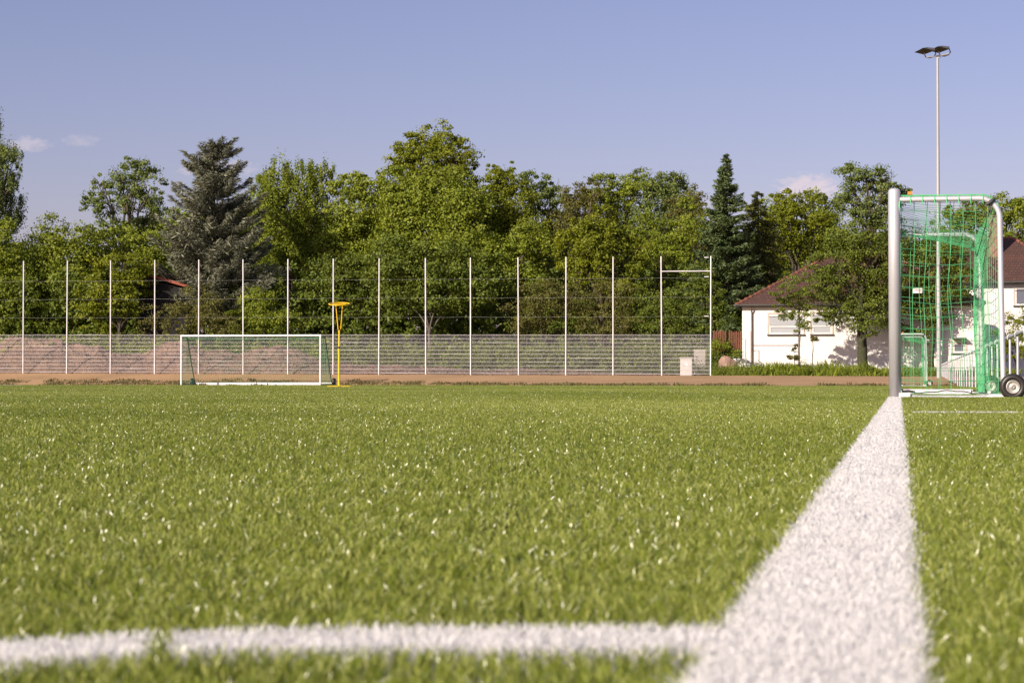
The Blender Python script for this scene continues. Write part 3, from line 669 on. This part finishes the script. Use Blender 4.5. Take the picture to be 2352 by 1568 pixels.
# ------------------------------------------------------------------ houses
def lo(o, s, d, z): return VD * s + UD * d + Vector((0, 0, z))
def hip_house(name, label, px0, px1, Y, zb, ywall, depth, yridge, hipfrac, win, overh=.4, cornerY=None):
    a = gp(px0, Y, zb); kk = (px1 - 1176) / FP                      # corner at left; width along VD
    Wd = (kk * a.y - a.x) / (VD.x - kk * VD.y); He = (at(px0, ywall, Y)).z - zb
    root = empty(name, a, -TH, label, 'house')                      # local x along the wall, local y going back
    w = MB(); w.box((Wd / 2, depth / 2, He / 2 - .2), (Wd, depth, He + .4)); w.build('wall', M['stucco'], root)
    zr = (at((px0 + px1) / 2, yridge, Y + depth / 2)).z - zb
    e0 = He + .02; x0, x1, y0, y1 = -overh, Wd + overh, -overh, depth + overh; ym = depth / 2; hx = (ym + overh) * hipfrac
    A, B, C_, D_ = (x0, y0, e0), (x1, y0, e0), (x1, y1, e0), (x0, y1, e0); R1, R2 = (x0 + hx, ym, zr), (x1 - hx, ym, zr)
    rf = MB(); rf.add([A, B, C_, D_, R1, R2], [(0, 1, 5, 4), (1, 2, 5), (2, 3, 4, 5), (3, 0, 4), (3, 2, 1, 0)]); roof = rf.build('roof', M['tiles'], root)
    def ridge(p, q):
        p = Vector(p); q = Vector(q); n = max(2, int((q - p).length / .36)); m = MB(); d = (q - p).normalized()
        for i in range(n):
            c = p + (q - p) * ((i + .1) / n); e = p + (q - p) * ((i + 1.05) / n)
            m.tube([c + Vector((0, 0, -.01)), e + Vector((0, 0, -.04))], [.12, .08], 8)
        return m
    ridge(A, R1).build('hip_tiles', M['ridge'], roof); ridge(B, R2).build('hip_tiles', M['ridge'], roof); ridge(R1, R2).build('ridge_tiles', M['ridge'], roof)
    g = MB(); g.tube([(x0, y0 - .06, e0 - .03), (x1, y0 - .06, e0 - .03)], .07, 10); g.box(((x0 + x1) / 2, -overh / 2 - .06, e0 - .09), (x1 - x0 - .04, overh - .1, .06)); g.tube([(x0 - .06, y0, e0 - .03), (x0 - .06, y1, e0 - .03)], .07, 10); g.build('gutter', M['gutter'], root)
    s = FP / Y
    for (wx0, wy0, wx1, wy1, sh) in win:
        p0 = at(wx0, wy1, Y) - a; p1 = at(wx1, wy0, Y) - a; L0 = p0.dot(VD); L1 = p1.dot(VD); z0, z1 = p0.z, p1.z
        cx = (L0 + L1) / 2; cz = (z0 + z1) / 2; ww = L1 - L0; hh = z1 - z0
        sur = MB(); t = .09
        for bx in (((cx, -.015, z1 + t / 2), (ww + 2 * t, .05, t)), ((L0 - t / 2, -.015, cz), (t, .05, hh)), ((L1 + t / 2, -.015, cz), (t, .05, hh))): sur.box(*bx)
        f = sur.build('window', M['trimw'], root)
        sl = MB(); sl.box((cx, -.05, z0 - .035), (ww + .2, .12, .07)); sl.build('sill', M['gutter'], f)
        fr = MB(); fr.box((cx, -.004, cz), (ww, .03, hh)); fr.build('frame', M['pvc'], f)
        gh = hh * (1 - sh) ; gz = z0 + gh / 2
        gl = MB(); gl.box((cx, -.022, gz + .03), (ww - .22, .012, gh - .16)); gl.build('pane', M['glass'] if sh < .5 else M['shutter'], f)
        ln = MB(); 
        for bx in (((cx, -.03, gz + .03 + (gh - .16) / 2), (ww - .18, .02, .016)), ((L0 + .11, -.03, gz + .03), (.016, .02, gh - .16)), ((cx, -.03, z1 - .14), (ww - .02, .03, .035))): ln.box(*bx)
        ln.build('glazing_bar', M['gutter'], f)
        if sh > 0:
            st = MB(); n = 10; zz0 = z0 + gh + .05; h_ = (z1 - .16 - zz0)
            for i in range(n): st.box((cx, -.025 - (.003 if i % 2 else 0), zz0 + h_ * (i + .5) / n), (ww - .06, .02, h_ / n * .93))
            st.build('roller_shutter', M['shutter'], f)
    return root, a, Wd, He
h1, ha, hw, hh = hip_house('white_house', 'low white house with brown tiled hip roof and two shuttered windows, behind the leafy tree', 1705, 2248, 112.5, .35, 701, 8.5, 592, 1.05, [(1767, 722, 1846, 768, .62), (1866, 720, 1912, 768, .62), (2186, 790, 2214, 812, 0)], overh=.33)
p = MB(); X_ = (at(1727, 700, 112.3) - ha).dot(VD)
p.tube([(X_ - .03, -.30, hh - .06), (X_ - .02, -.22, hh - .25), (X_, -.07, hh - .45), (X_, -.07, -.1)], .045, 10); p.build('downpipe', M['pipe'], h1)
lp = MB(); c0 = (at(2200, 783, 112.4) - ha); lp.box((c0.dot(VD), -.3, c0.z + .1), (.75, .6, .06)); lp.build('canopy', M['gutter'], h1)
h2, hb, w2, hh2 = hip_house('white_house', 'taller white house at the right edge with dark red hip roof and chimney', 2120, 2465, 121.0, .35, 650, 9.0, 549, .72, [(2329, 664, 2380, 703, 0)], overh=.45)
ch = MB(); c1 = at(2281, 552, 123) - hb; ch.box((c1.dot(VD), 2.6, c1.z + .1), (.55, .6, 2.6)); ch.box((c1.dot(VD), 2.6, c1.z + 1.43), (.66, .72, .08)); ch.build('chimney', M['brick'], h2)
# garden shed at the left
sa = gp(318, 121, .5); sh = empty('garden_shed', sa, 0, 'dark garden shed with sloping orange-red roof edge, half hidden by bushes', 'shed')
zl = (at(310, 628, 121) - sa).z; zr = (at(430, 660, 121) - sa).z; wx = (at(430, 660, 121) - sa).x
m = MB(); m.poly([(0, 0, -.3), (wx, 0, -.3), (wx, 0, zr - .15), (0, 0, zl - .15)], (0, 3, 0)); m.build('wall', M['shed_shade'], sh)
m = MB(); m.poly([(-.3, -.3, zl + .07), (wx + .2, -.3, zr - .06), (wx + .2, -.3, zr + .1), (-.3, -.3, zl + .25)], (0, 3.6, 0)); m.build('roof', mat('red_roof_sheet', (.30, .09, .05), rough=.8, col2=(.3, .08, .05)), sh)
m = MB(); m.box((wx * .45, -.03, 1.0), (.9, .05, 2.0)); m.build('door', M['black'], sh)
# ------------------------------------------------------------------ garden things by the fence end
cb = gp(1576.5, 107.15, .42); r_ = empty('utility_cabinet', cb, -TH, 'plain light grey utility cabinet with white sticker behind the last fence panel', 'utility cabinet')
m = MB(); m.box((0, 0, .5), (.62, .32, 1.0)); m.build('body', M['cabinet'], r_)
m = MB(); m.box((0, 0, 1.03), (.68, .38, .06)); m.build('lid', M['concrete'], r_)
m = MB(); m.box((.0, -.165, .5), (.54, .012, .88)); m.build('door', M['cabinet'], r_)
m = MB(); m.box((.03, -.175, .67), (.15, .006, .13)); m.build('sticker', M['tagw'], r_)
m = MB(); m.box((0, 0, .75), (.62, .45, 1.5)); m.box((0, 0, 1.5), (.66, .5, .06)); o = m.build('concrete_pillar', M['concrete']); o.location = gp(1608, 110.2, .4); o.rotation_euler.z = -TH; tag(o, 'pale concrete pillar overgrown with weeds just right of the grey cabinet', 'pillar')
def rock(px, Y, z, sx, sy, sz, label, seed):
    r = np.random.default_rng(seed); n1, n2 = 22, 14; V_ = []; 
    for j in range(n2 + 1):
        for i in range(n1):
            th = math.pi * j / n2; ph = 2 * math.pi * i / n1; d = np.array([math.sin(th) * math.cos(ph), math.sin(th) * math.sin(ph), math.cos(th)])
            k = 1 + .12 * math.sin(d[0] * 4 + seed) + .1 * math.sin(d[2] * 5 + d[1] * 3 + seed) + r.uniform(-.03, .03); V_.append(d * k * (sx, sy, sz))
    F = [(j * n1 + i, j * n1 + (i + 1) % n1, (j + 1) * n1 + (i + 1) % n1, (j + 1) * n1 + i) for j in range(n2) for i in range(n1)]
    mb = MB(); mb.add(V_, F, False); o = mb.build('boulder', M['stone']); o.location = gp(px, Y, z); tag(o, label, 'boulder')
rock(1672, 109.4, .85, .62, .5, .62, 'rounded pinkish boulder between fence end and white house', 3)
rock(1655, 109.0, .55, .35, .3, .28, 'small pinkish stone at the left foot of the round boulder', 5)
m = MB(); m.box((0, 0, .45), (.62, .25, 1.1)); m.box((0, 0, 1.02), (.70, .32, .07)); o = m.build('low_wall', M['stucco']); o.location = gp(1700, 111.5, .4); o.rotation_euler.z = -TH; tag(o, 'low white garden wall stub at the house corner under the brown pickets', 'wall')
def pickets(px0, px1, Y, ytop, ybot, label, n):
    a = gp(px0, Y); b = gp(px1, Y); root = empty('picket_fence', a, 0, label, 'fence'); zb = at(px0, ybot, Y).z; zt = at(px0, ytop, Y).z
    for i in range(n):
        x_ = (b.x - a.x) * i / (n - 1); h = (zt - zb) * rnd.uniform(.92, 1.02); m = MB()
        w = .045; m.poly([(x_ - w, 0, zb), (x_ + w, 0, zb), (x_ + w, 0, zb + h - .07), (x_, 0, zb + h), (x_ - w, 0, zb + h - .07)], (0, .025, 0)); m.build('picket', M['wood'], root)
    for f in (.2, .78):
        m = MB(); z_ = zb + (zt - zb) * f; m.box(((b.x - a.x) / 2, .045, z_), (b.x - a.x + .1, .035, .08)); m.build('rail', M['wood'], root)
pickets(1640, 1666, 113, 757, 806, 'reddish brown picket fence piece right behind the last tall white pole', 6)
pickets(1676, 1712, 112.6, 757, 803, 'reddish brown picket fence piece touching the white house corner', 8)
m = MB(); m.tube([(0, 0, 0), (0, 0, 1.15), (-.35, 0, 1.15)], .02, 8); o = m.build('handrail', M['pipe']); o.location = gp(1713, 111.4, 1.35); tag(o, 'thin bent metal handrail beside the left corner of the white house', 'handrail')
# ------------------------------------------------------------------ heaped earth behind the fence
HP = [(-300, 800), (-60, 800), (0, 786), (12, 780), (36, 771), (62, 777), (118, 779), (140, 781), (150, 789), (180, 790), (215, 795), (226, 790), (240, 800), (268, 812), (330, 812), (345, 806), (368, 790), (392, 784), (430, 786), (452, 795), (470, 806), (505, 803), (540, 812), (571, 806), (591, 799), (620, 797), (645, 792), (660, 797), (693, 806), (713, 818), (745, 828), (800, 833), (860, 836), (960, 842), (1060, 847), (1110, 852), (1200, 846), (1260, 851), (1300, 847), (1360, 852), (1460, 856), (1530, 860), (1640, 866)]
hpx = np.array([p[0] for p in HP], float); hpy = np.array([p[1] for p in HP], float)
nx, ny = 900, 60; pxs = np.linspace(-300, 1640, nx); X = np.zeros((ny, nx)); Yq = X.copy(); Z = X.copy()
for i, px in enumerate(pxs):
    k = (px - 1176) / FP; Yf = 107.9 / (1 + .1894 * k); zb = np.interp(px, [53, 1632], [.63, .47]); Yc = Yf + 2.7
    zt = at(px, np.interp(px, hpx, hpy), Yc).z; H = max(.05, zt - zb)
    back = 3.4
    for j in range(ny):
        t = j / (ny - 1) * 2                       # 0..1 front slope, 1..2 back slope
        yy2 = Yf + .25 + (Yc - Yf - .25) * t if t < 1 else Yc + back * (t - 1)
        prof = t ** .8 if t < 1 else max(0, 1 - (t - 1) ** 1.3)
        X[j, i] = k * yy2; Yq[j, i] = yy2; Z[j, i] = zb - .08 + (H + .08) * prof
amp = np.clip(Z - .7, .05, 1.2)
Z += (.11 * vnoise(X, Yq, 3.2, 41, 18) + .09 * vnoise(X, Yq + X * .6, 7.5, 42, 18) + .05 * vnoise(X, Yq, 16, 45, 18)) * np.minimum(amp * 3, 1) * 1.6
Z += rng.normal(0, .018, Z.shape) * np.minimum(amp * 2, 1)
o = grid('heaped_earth', X, Yq, Z, M['dirt'], kind=None, smooth=False)
if 'kind' in o: del o['kind']
o['kind'] = 'structure'
# clods on the heap
nC = 1500; ii = rng.integers(0, nx, nC); jj = rng.integers(2, ny // 2 + 2, nC); P = np.stack([X[jj, ii], Yq[jj, ii], Z[jj, ii]], 1)
oc = np.array([[1, 0, 0], [0, 1, 0], [-1, 0, 0], [0, -1, 0], [0, 0, 1], [0, 0, -1]], float)
V_ = P[:, None, :] + oc[None] * (rng.uniform(.02, .10, (nC, 1, 1)) * rng.uniform(.6, 1.3, (nC, 6, 1))); tf = np.array([[0, 1, 4], [1, 2, 4], [2, 3, 4], [3, 0, 4], [1, 0, 5], [2, 1, 5], [3, 2, 5], [0, 3, 5]])
T = (np.arange(nC)[:, None, None] * 6 + tf[None]).reshape(-1, 3)
tag(npmesh('earth_clods', V_.reshape(-1, 3), None, T, M['dirt']), 'loose clods of brown earth lying on the heap behind the fence', 'earth clods', kind='stuff')
# ------------------------------------------------------------------ undergrowth (uncountable)
def undergrowth(name, pxr, Yr, zf, hf, n, key, label, leaf=.13, zbase=.45):
    px = rng.uniform(*pxr, n); Y = rng.uniform(*Yr, n); X_ = (px - 1176) / FP * Y; per = 34; h = hf(px) * rng.uniform(.55, 1.1, n)
    C = np.stack([X_, Y, zbase + h * rng.uniform(.15, 1, n)], 1)
    D = unit(rng.normal(size=(n * per, 3))).reshape(n, per, 3) * (rng.random((n, per, 1)) ** .5)
    L = C[:, None] + D * rng.uniform(.22, .5, (n, 1, 1)) * np.array([1, 1, .9]); N = D + rng.normal(size=D.shape) * .6 + np.array([0, -.3, .4])
    ti = np.clip(rng.normal(.42, .2, (n, 1)) + rng.normal(0, .18, (n, per)), 0, 1)
    o = leaves(name, L.reshape(-1, 3), N.reshape(-1, 3), rng.uniform(.6, 1.4, n * per) * leaf, G[key], None, ti.ravel(), aspect=.5); return tag(o, label, 'undergrowth', kind='stuff')
undergrowth('undergrowth', (740, 1650), (111.8, 115), None, lambda p: np.interp(p, [740, 900, 1200, 1500, 1640], [1.5, 1.7, 1.8, 2.0, 1.6]), 1900, 'dark', 'green weeds and brambles behind the mesh panels right of the earth heap')
undergrowth('undergrowth', (-200, 760), (115, 118), None, lambda p: 2.2 + 0 * p, 1500, 'mid', 'leafy undergrowth above the earth heap behind the left fence panels')
undergrowth('undergrowth', (-300, 2600), (122, 127), None, lambda p: 6.8 + 0 * p, 5200, 'dark', 'deep dark undergrowth between the tree trunks', leaf=.22)
undergrowth('undergrowth', (-500, 2900), (150, 158), None, lambda p: 8.5 + 0 * p, 5200, 'dark', 'far dark woodland edge closing the view between the trunks', leaf=.36)
undergrowth('ground_cover', (1592, 1640), (109.2, 110.0), None, lambda p: 1.0 + 0 * p, 40, 'weed', 'weeds growing over the concrete pillar', leaf=.09, zbase=.35)
undergrowth('ground_cover', (1180, 1560), (108.9, 110.6), None, lambda p: np.interp(p, [1180, 1400, 1560], [.25, .45, .55]), 330, 'weed', 'low weeds along the bottom of the right fence panels', leaf=.09, zbase=.35)
def hz(X_, Y_): return bankz(X_, Y_) 
n = 620; px = rng.uniform(1636, 2330, n); Yw = rng.uniform(105.6, 110.5, n); Xw = (px - 1176) / FP * Yw
tufts('weeds', Xw, Yw, lambda a, b: np.full_like(a, .33) + .05 * vnoise(a, b, 1.5, 8), rng.uniform(.2, .62, n) * np.clip(1 + 2.2 * vnoise(Xw, Yw, 1.4, 12), .3, 2), G['mid'], 'bushy green weeds growing at the foot of the white house', 'weeds', w=.06, per=60, spread=.8)
undergrowth('ground_cover', (1640, 2300), (105.3, 109.8), None, lambda p: np.interp(p, [1640, 1760, 2040], [.85, .6, .42]) + .2 * np.sin(p * .045) + .16 * np.sin(p * .13 + 1), 1000, 'dark', 'low green ground cover in front of the white house', leaf=.08, zbase=.30)
# ------------------------------------------------------------------ trees, from left to right
LT = globals()
tree('hanging birch at the left edge with drooping leafy strands', 128, [(-30, 300, 36, 40), (-10, 390, 50, 65), (20, 380, 32, 48), (-20, 480, 60, 55), (28, 478, 34, 52), (-60, 420, 60, 90), (-20, 560, 60, 60)], -40, 'cool', 'birch_tree', style='hang', dens=1.4, leaf=.14)
tree('dark round tree at the left edge under the birch', 124, [(10, 570, 50, 62), (35, 640, 50, 60), (-30, 620, 50, 80), (20, 710, 60, 60), (-30, 720, 60, 60)], 10, 'mid', dens=1.0)
tree('broad olive green tree between the birch and the tall airy tree', 126, [(120, 550, 50, 48), (95, 600, 55, 60), (170, 560, 45, 52), (215, 580, 42, 60), (150, 640, 70, 70), (110, 700, 70, 60), (190, 700, 60, 60)], 140, 'mid', dens=1.1)
tree('tall airy tree with open crown left of the grey cedar', 138, [(312, 385, 36, 32), (285, 410, 36, 34), (232, 420, 22, 22), (345, 430, 36, 40), (255, 462, 46, 34), (220, 475, 30, 30), (320, 470, 50, 40), (355, 480, 26, 36), (280, 520, 50, 30), (235, 530, 40, 26), (330, 530, 50, 30)], 295, 'cool', dens=.85, leaf=.17, trunk_r=.25, fork=.5)
tree('yellowish spreading tree in front of the dark shed', 120, [(262, 612, 50, 34), (310, 610, 42, 32), (240, 650, 44, 34), (300, 650, 40, 34), (215, 690, 40, 34), (255, 690, 40, 30), (335, 650, 24, 30), (230, 735, 48, 32), (300, 720, 22, 26)], 275, 'yel', dens=1.0, trunk_r=.14)
tree('green tree behind the yellowish one left of the cedar', 129, [(280, 560, 60, 44), (340, 570, 46, 44), (230, 600, 50, 40), (360, 610, 36, 40)], 300, 'mid', dens=1.0)
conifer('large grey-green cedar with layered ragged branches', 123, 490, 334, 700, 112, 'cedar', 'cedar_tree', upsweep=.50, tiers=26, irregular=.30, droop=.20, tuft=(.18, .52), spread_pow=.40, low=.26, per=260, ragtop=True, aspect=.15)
tree('light olive bush under the cedar, left of the second pole', 117, [(455, 700, 40, 44), (430, 735, 34, 36), (490, 725, 38, 44), (520, 745, 30, 34)], 460, 'brown', 'bush', 'bush', dens=1.25, leaf=.11, trunk_r=.05, fork=.2)
tree('twiggy dark shrub standing before the open front of the shed', 118.5, [(385, 735, 34, 30), (355, 755, 34, 22), (405, 705, 26, 26), (340, 725, 22, 26)], 380, 'brown', 'bush', 'bush', dens=.8, leaf=.11, trunk_r=.04, fork=.2)
tree('green bush under the cedar right of the olive bush', 118, [(560, 735, 42, 38), (610, 730, 40, 44), (650, 745, 36, 34), (590, 690, 40, 36)], 600, 'mid', 'bush', 'bush', dens=1.25, leaf=.14, trunk_r=.06, fork=.2)
tree('tall tree with upright shoots right of the cedar', 131, [(640, 430, 50, 48), (605, 470, 40, 60), (690, 420, 40, 40), (735, 430, 38, 48), (650, 500, 60, 60), (720, 500, 60, 60), (640, 590, 60, 70), (710, 580, 60, 60)], 670, 'mid', style='up', dens=1.15, leaf=.16)
tree('slim pointed shoots rising from the tree right of the cedar', 132, [(625, 405, 8, 26), (655, 398, 8, 24), (715, 396, 9, 26), (745, 400, 10, 22), (765, 402, 8, 18), (598, 410, 8, 18)], 690, 'mid', style='up', dens=1.6, leaf=.14, trunk_r=.1, sub=(.3, .5), fork=.9)
tree('bright leafy tree left of the highest tree', 129, [(800, 430, 44, 34), (850, 430, 46, 38), (895, 425, 44, 38), (810, 490, 56, 50), (880, 500, 60, 60), (780, 560, 50, 60), (850, 590, 60, 60)], 830, 'mid', dens=1.2, leaf=.19)
tree('dark green tree below the bright one behind the yellow stand', 124, [(740, 640, 50, 50), (800, 650, 56, 54), (760, 710, 50, 50), (700, 700, 46, 46), (840, 710, 56, 50)], 780, 'dark', dens=1.2, leaf=.17)
tree('highest tree with a broad domed crown above all others', 133, [(1005, 325, 58, 40), (950, 340, 44, 34), (1045, 360, 46, 42), (985, 375, 76, 40), (930, 370, 32, 30), (1060, 400, 44, 36), (960, 410, 50, 34)], 1000, 'yel', dens=.95, leaf=.19, trunk_r=.3, fork=.7)
tree('massive leafy tree directly below the highest crown', 127, [(1000, 450, 80, 60), (940, 470, 60, 60), (1060, 470, 60, 60), (990, 540, 90, 70), (920, 560, 60, 60), (1060, 560, 70, 70), (960, 640, 80, 70), (1040, 650, 70, 70)], 1000, 'mid', dens=1.25, leaf=.2, trunk_r=.28)
tree('dark ivy-like tree above the middle fence poles', 121, [(900, 600, 60, 50), (970, 610, 60, 50), (1040, 610, 60, 54), (920, 670, 60, 44), (1010, 680, 60, 44), (1090, 650, 50, 50)], 985, 'dark', dens=1.15, leaf=.19, bark='bark_pale', trunk_r=.12, fork=.3)
tree('yellow-green tree right of the highest tree', 130, [(1130, 425, 40, 34), (1170, 430, 38, 34), (1110, 470, 50, 46), (1180, 480, 52, 50), (1140, 530, 60, 56), (1210, 530, 46, 50)], 1150, 'yel', dens=1.2, leaf=.18)
tree('thin sapling tip sticking up above the tree line', 131, [(1177, 384, 9, 12), (1130, 390, 14, 14), (1165, 402, 8, 10)], 1172, 'yel', 'sapling', dens=1.3, leaf=.16, trunk_r=.05, sub=(.25, .4), fork=.95)
tree('dark twin-topped tree right of centre', 134, [(1215, 425, 30, 32), (1265, 430, 28, 34), (1235, 460, 44, 36), (1285, 480, 30, 40)], 1240, 'cool', dens=1.1)
tree('large mid green tree over the centre of the fence', 125, [(1130, 600, 60, 50), (1190, 600, 56, 54), (1150, 650, 56, 50), (1210, 560, 46, 46), (1100, 580, 50, 60), (1220, 620, 44, 50)], 1160, 'mid', dens=1.2, leaf=.18, bark='bark_pale', fork=.3)
tree('brownish low tree in the skyline dip right of centre', 131, [(1320, 450, 34, 32), (1345, 480, 40, 40), (1300, 520, 44, 44), (1360, 440, 26, 26)], 1330, 'brown', dens=1.2, leaf=.16)
tree('upright olive tree right of the skyline dip', 133, [(1395, 430, 40, 34), (1420, 470, 44, 50), (1375, 480, 40, 50), (1450, 440, 34, 44)], 1410, 'mid', dens=1.15, leaf=.16)
tree('blue-green domed tree behind the bright yellow-green one', 140, [(1480, 418, 42, 30), (1530, 425, 40, 36), (1560, 455, 40, 38), (1490, 470, 60, 50), (1550, 510, 50, 50)], 1510, 'cool', dens=1.1, leaf=.17)
tree('bright yellow-green tree in front of the dark ones', 122, [(1385, 505, 40, 32), (1340, 530, 36, 34), (1420, 530, 44, 38), (1380, 570, 60, 44), (1310, 570, 40, 40), (1450, 580, 44, 40), (1350, 620, 60, 40), (1420, 640, 50, 40)], 1385, 'yel', dens=1.2, leaf=.17)
tree('dark tree between the yellow-green tree and the spruce', 128, [(1490, 540, 46, 60), (1540, 570, 46, 60), (1580, 520, 40, 60), (1560, 640, 50, 60), (1490, 640, 46, 60)], 1530, 'mid', dens=1.15, leaf=.16)
tree('small grey-green tree left of the spruce top', 132, [(1585, 460, 34, 34), (1610, 490, 28, 34), (1560, 480, 30, 30), (1600, 540, 30, 40)], 1590, 'brown', dens=1.0, leaf=.15)
tree('brownish bushy tree behind the third pole from the right', 118.5, [(1235, 680, 42, 38), (1285, 690, 44, 44), (1200, 730, 44, 40), (1260, 740, 50, 36)], 1240, 'brown', 'bush', 'bush', dens=1.2, leaf=.12, trunk_r=.08, fork=.2)
tree('brownish bushy tree between the last poles of the fence', 118.5, [(1350, 690, 50, 42), (1410, 690, 46, 46), (1360, 740, 50, 36), (1430, 745, 46, 34)], 1390, 'brown', 'bush', 'bush', dens=1.2, leaf=.12, trunk_r=.08, fork=.2)
tree('dark green bush behind the white top brace', 118, [(1490, 700, 46, 44), (1550, 700, 46, 50), (1590, 740, 40, 40), (1510, 750, 46, 34)], 1540, 'dark', 'bush', 'bush', dens=1.2, leaf=.12, trunk_r=.08, fork=.2)
tree('bush between the boulder and the picket fence', 112, [(1650, 790, 16, 14), (1668, 800, 16, 12), (1640, 812, 12, 16), (1690, 812, 8, 10)], 1660, 'mid', 'bush', 'bush', dens=1.8, leaf=.10, trunk_r=.03, fork=.2)
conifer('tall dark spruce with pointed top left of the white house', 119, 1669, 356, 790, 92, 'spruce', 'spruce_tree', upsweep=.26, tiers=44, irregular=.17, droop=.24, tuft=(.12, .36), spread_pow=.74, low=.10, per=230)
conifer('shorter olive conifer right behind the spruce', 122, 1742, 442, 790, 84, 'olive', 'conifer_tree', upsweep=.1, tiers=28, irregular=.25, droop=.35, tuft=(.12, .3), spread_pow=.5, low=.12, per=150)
tree('low dark tree below the spruce at the roof corner', 117, [(1620, 680, 40, 50), (1640, 740, 36, 34), (1690, 730, 30, 40), (1600, 640, 30, 50)], 1640, 'dark', 'bush', 'bush', dens=1.1, leaf=.13, trunk_r=.08)
tree('small green tree right of the spruce top', 135, [(1770, 475, 32, 30), (1750, 500, 34, 36), (1800, 500, 30, 36)], 1770, 'mid', dens=1.1)
tree('pale yellow-green tree above the white house roof', 129, [(1812, 455, 26, 26), (1835, 480, 40, 38), (1800, 520, 44, 40), (1860, 540, 44, 44), (1810, 570, 50, 44), (1880, 500, 28, 30)], 1830, 'yel', dens=1.2, leaf=.17)
tree('round green tree behind the pale one above the house', 136, [(1865, 462, 34, 32), (1895, 490, 34, 34), (1900, 540, 40, 44), (1860, 590, 60, 44)], 1880, 'mid', dens=1.15, leaf=.16)
tree('tall blue-green tree left of the near goal post', 142, [(1950, 410, 30, 32), (1990, 405, 28, 28), (2030, 415, 32, 28), (1945, 450, 34, 34), (2000, 450, 44, 36), (2045, 450, 30, 36), (1975, 490, 44, 30), (2030, 495, 44, 32), (2080, 450, 26, 24)], 1990, 'cool', dens=.95, leaf=.18, fork=.6, trunk_r=.25)
tree('leafy tree with stout mossy trunk in front of the house wall', 108.2, [(1960, 555, 56, 44), (1920, 600, 48, 46), (2000, 590, 56, 50), (2040, 560, 40, 44), (1950, 650, 62, 44), (1900, 660, 34, 40), (2030, 650, 60, 50), (1965, 700, 58, 40), (2010, 720, 50, 40), (1925, 720, 34, 28), (2050, 700, 36, 50), (1990, 755, 34, 20), (1890, 615, 24, 28)], 1985, 'dark', dens=1.2, leaf=.14, bark='bark_ivy', trunk_r=.27, bz=.3, fork=.42)
tree('second leafy tree seen through the goal net', 109.5, [(2110, 580, 46, 44), (2160, 600, 46, 50), (2130, 660, 50, 50), (2100, 720, 44, 46), (2170, 670, 44, 40), (2210, 640, 30, 50), (2120, 770, 34, 24), (2155, 735, 34, 28), (2090, 630, 40, 50), (2190, 590, 34, 40)], 2140, 'dark', dens=1.1, leaf=.14, bark='bark_ivy', trunk_r=.17, bz=.3, fork=.4)
tree('slender young tree standing before the shuttered windows', 107.6, [(1838, 690, 44, 26), (1812, 672, 32, 24), (1862, 668, 34, 28), (1838, 650, 34, 24), (1812, 720, 36, 18), (1862, 722, 38, 18), (1842, 745, 32, 18), (1800, 700, 24, 18)], 1838, 'dark', 'young_tree', dens=1.5, leaf=.11, bark='bark_pale', trunk_r=.05, bz=.3, sub=(.3, .5), fork=.55)
tree('bare crooked stem with few leaves right of the young tree', 107.8, [(1868, 778, 7, 6)], 1866, 'brown', 'sapling', dens=1.0, leaf=.1, bark='bark_pale', trunk_r=.03, bz=.3, sub=(.2, .3), fork=.5)
tree('brown withered shoot just left of the young tree', 107.5, [(1826, 800, 6, 12), (1822, 822, 9, 10)], 1826, 'brown', 'sapling', dens=1.2, leaf=.1, bark='bark_pale', trunk_r=.025, bz=.3, sub=(.2, .3), fork=.6)
tree('green tree behind the net above the far house roof', 134, [(2200, 490, 30, 36), (2240, 480, 32, 30), (2180, 530, 40, 44), (2230, 520, 40, 40)], 2210, 'yel', dens=1.1, leaf=.17)
tree('tree above the red roof at the right edge', 133, [(2310, 480, 40, 36), (2345, 490, 40, 38), (2285, 510, 34, 34), (2330, 530, 50, 36), (2390, 480, 40, 40)], 2330, 'mid', dens=1.15, leaf=.17)
tree('loose bush under the window at the right edge', 108, [(2330, 740, 30, 34), (2350, 780, 34, 40), (2320, 800, 26, 40), (2300, 780, 20, 36), (2380, 740, 30, 50)], 2335, 'yel', 'bush', 'bush', dens=1.2, leaf=.12, trunk_r=.06, bz=.2, fork=.2)
# far row closing the gaps behind everything
far = [(60, 600, 'dark'), (200, 640, 'dark'), (420, 520, 'mid'), (560, 500, 'mid'), (700, 520, 'dark'), (860, 510, 'dark'), (1120, 520, 'dark'), (1300, 540, 'mid'), (1450, 540, 'dark'), (1600, 560, 'mid'), (1760, 560, 'dark'), (1900, 560, 'dark'), (2040, 570, 'mid'), (2180, 590, 'dark'), (2330, 570, 'mid')]
names = ['behind the birch', 'behind the airy tree', 'left of the cedar', 'right of the cedar', 'behind the upright shoots', 'behind the bright leafy tree', 'right of the highest crown', 'behind the skyline dip', 'behind the domed tree', 'left of the spruce', 'right of the spruce', 'above the white house ridge', 'behind the near goal post', 'behind the goal net', 'behind the chimney']
for (px, py, k), nm in zip(far, names):
    tree('shaded background tree ' + nm, 146, [(px - 45, py + 40, 60, 60), (px + 45, py + 40, 60, 60), (px, py + 10, 60, 50), (px - 30, py + 130, 80, 80), (px + 40, py + 130, 80, 80)], px, k, dens=.8, leaf=.24, group='background trees', sub=(.5, .85))
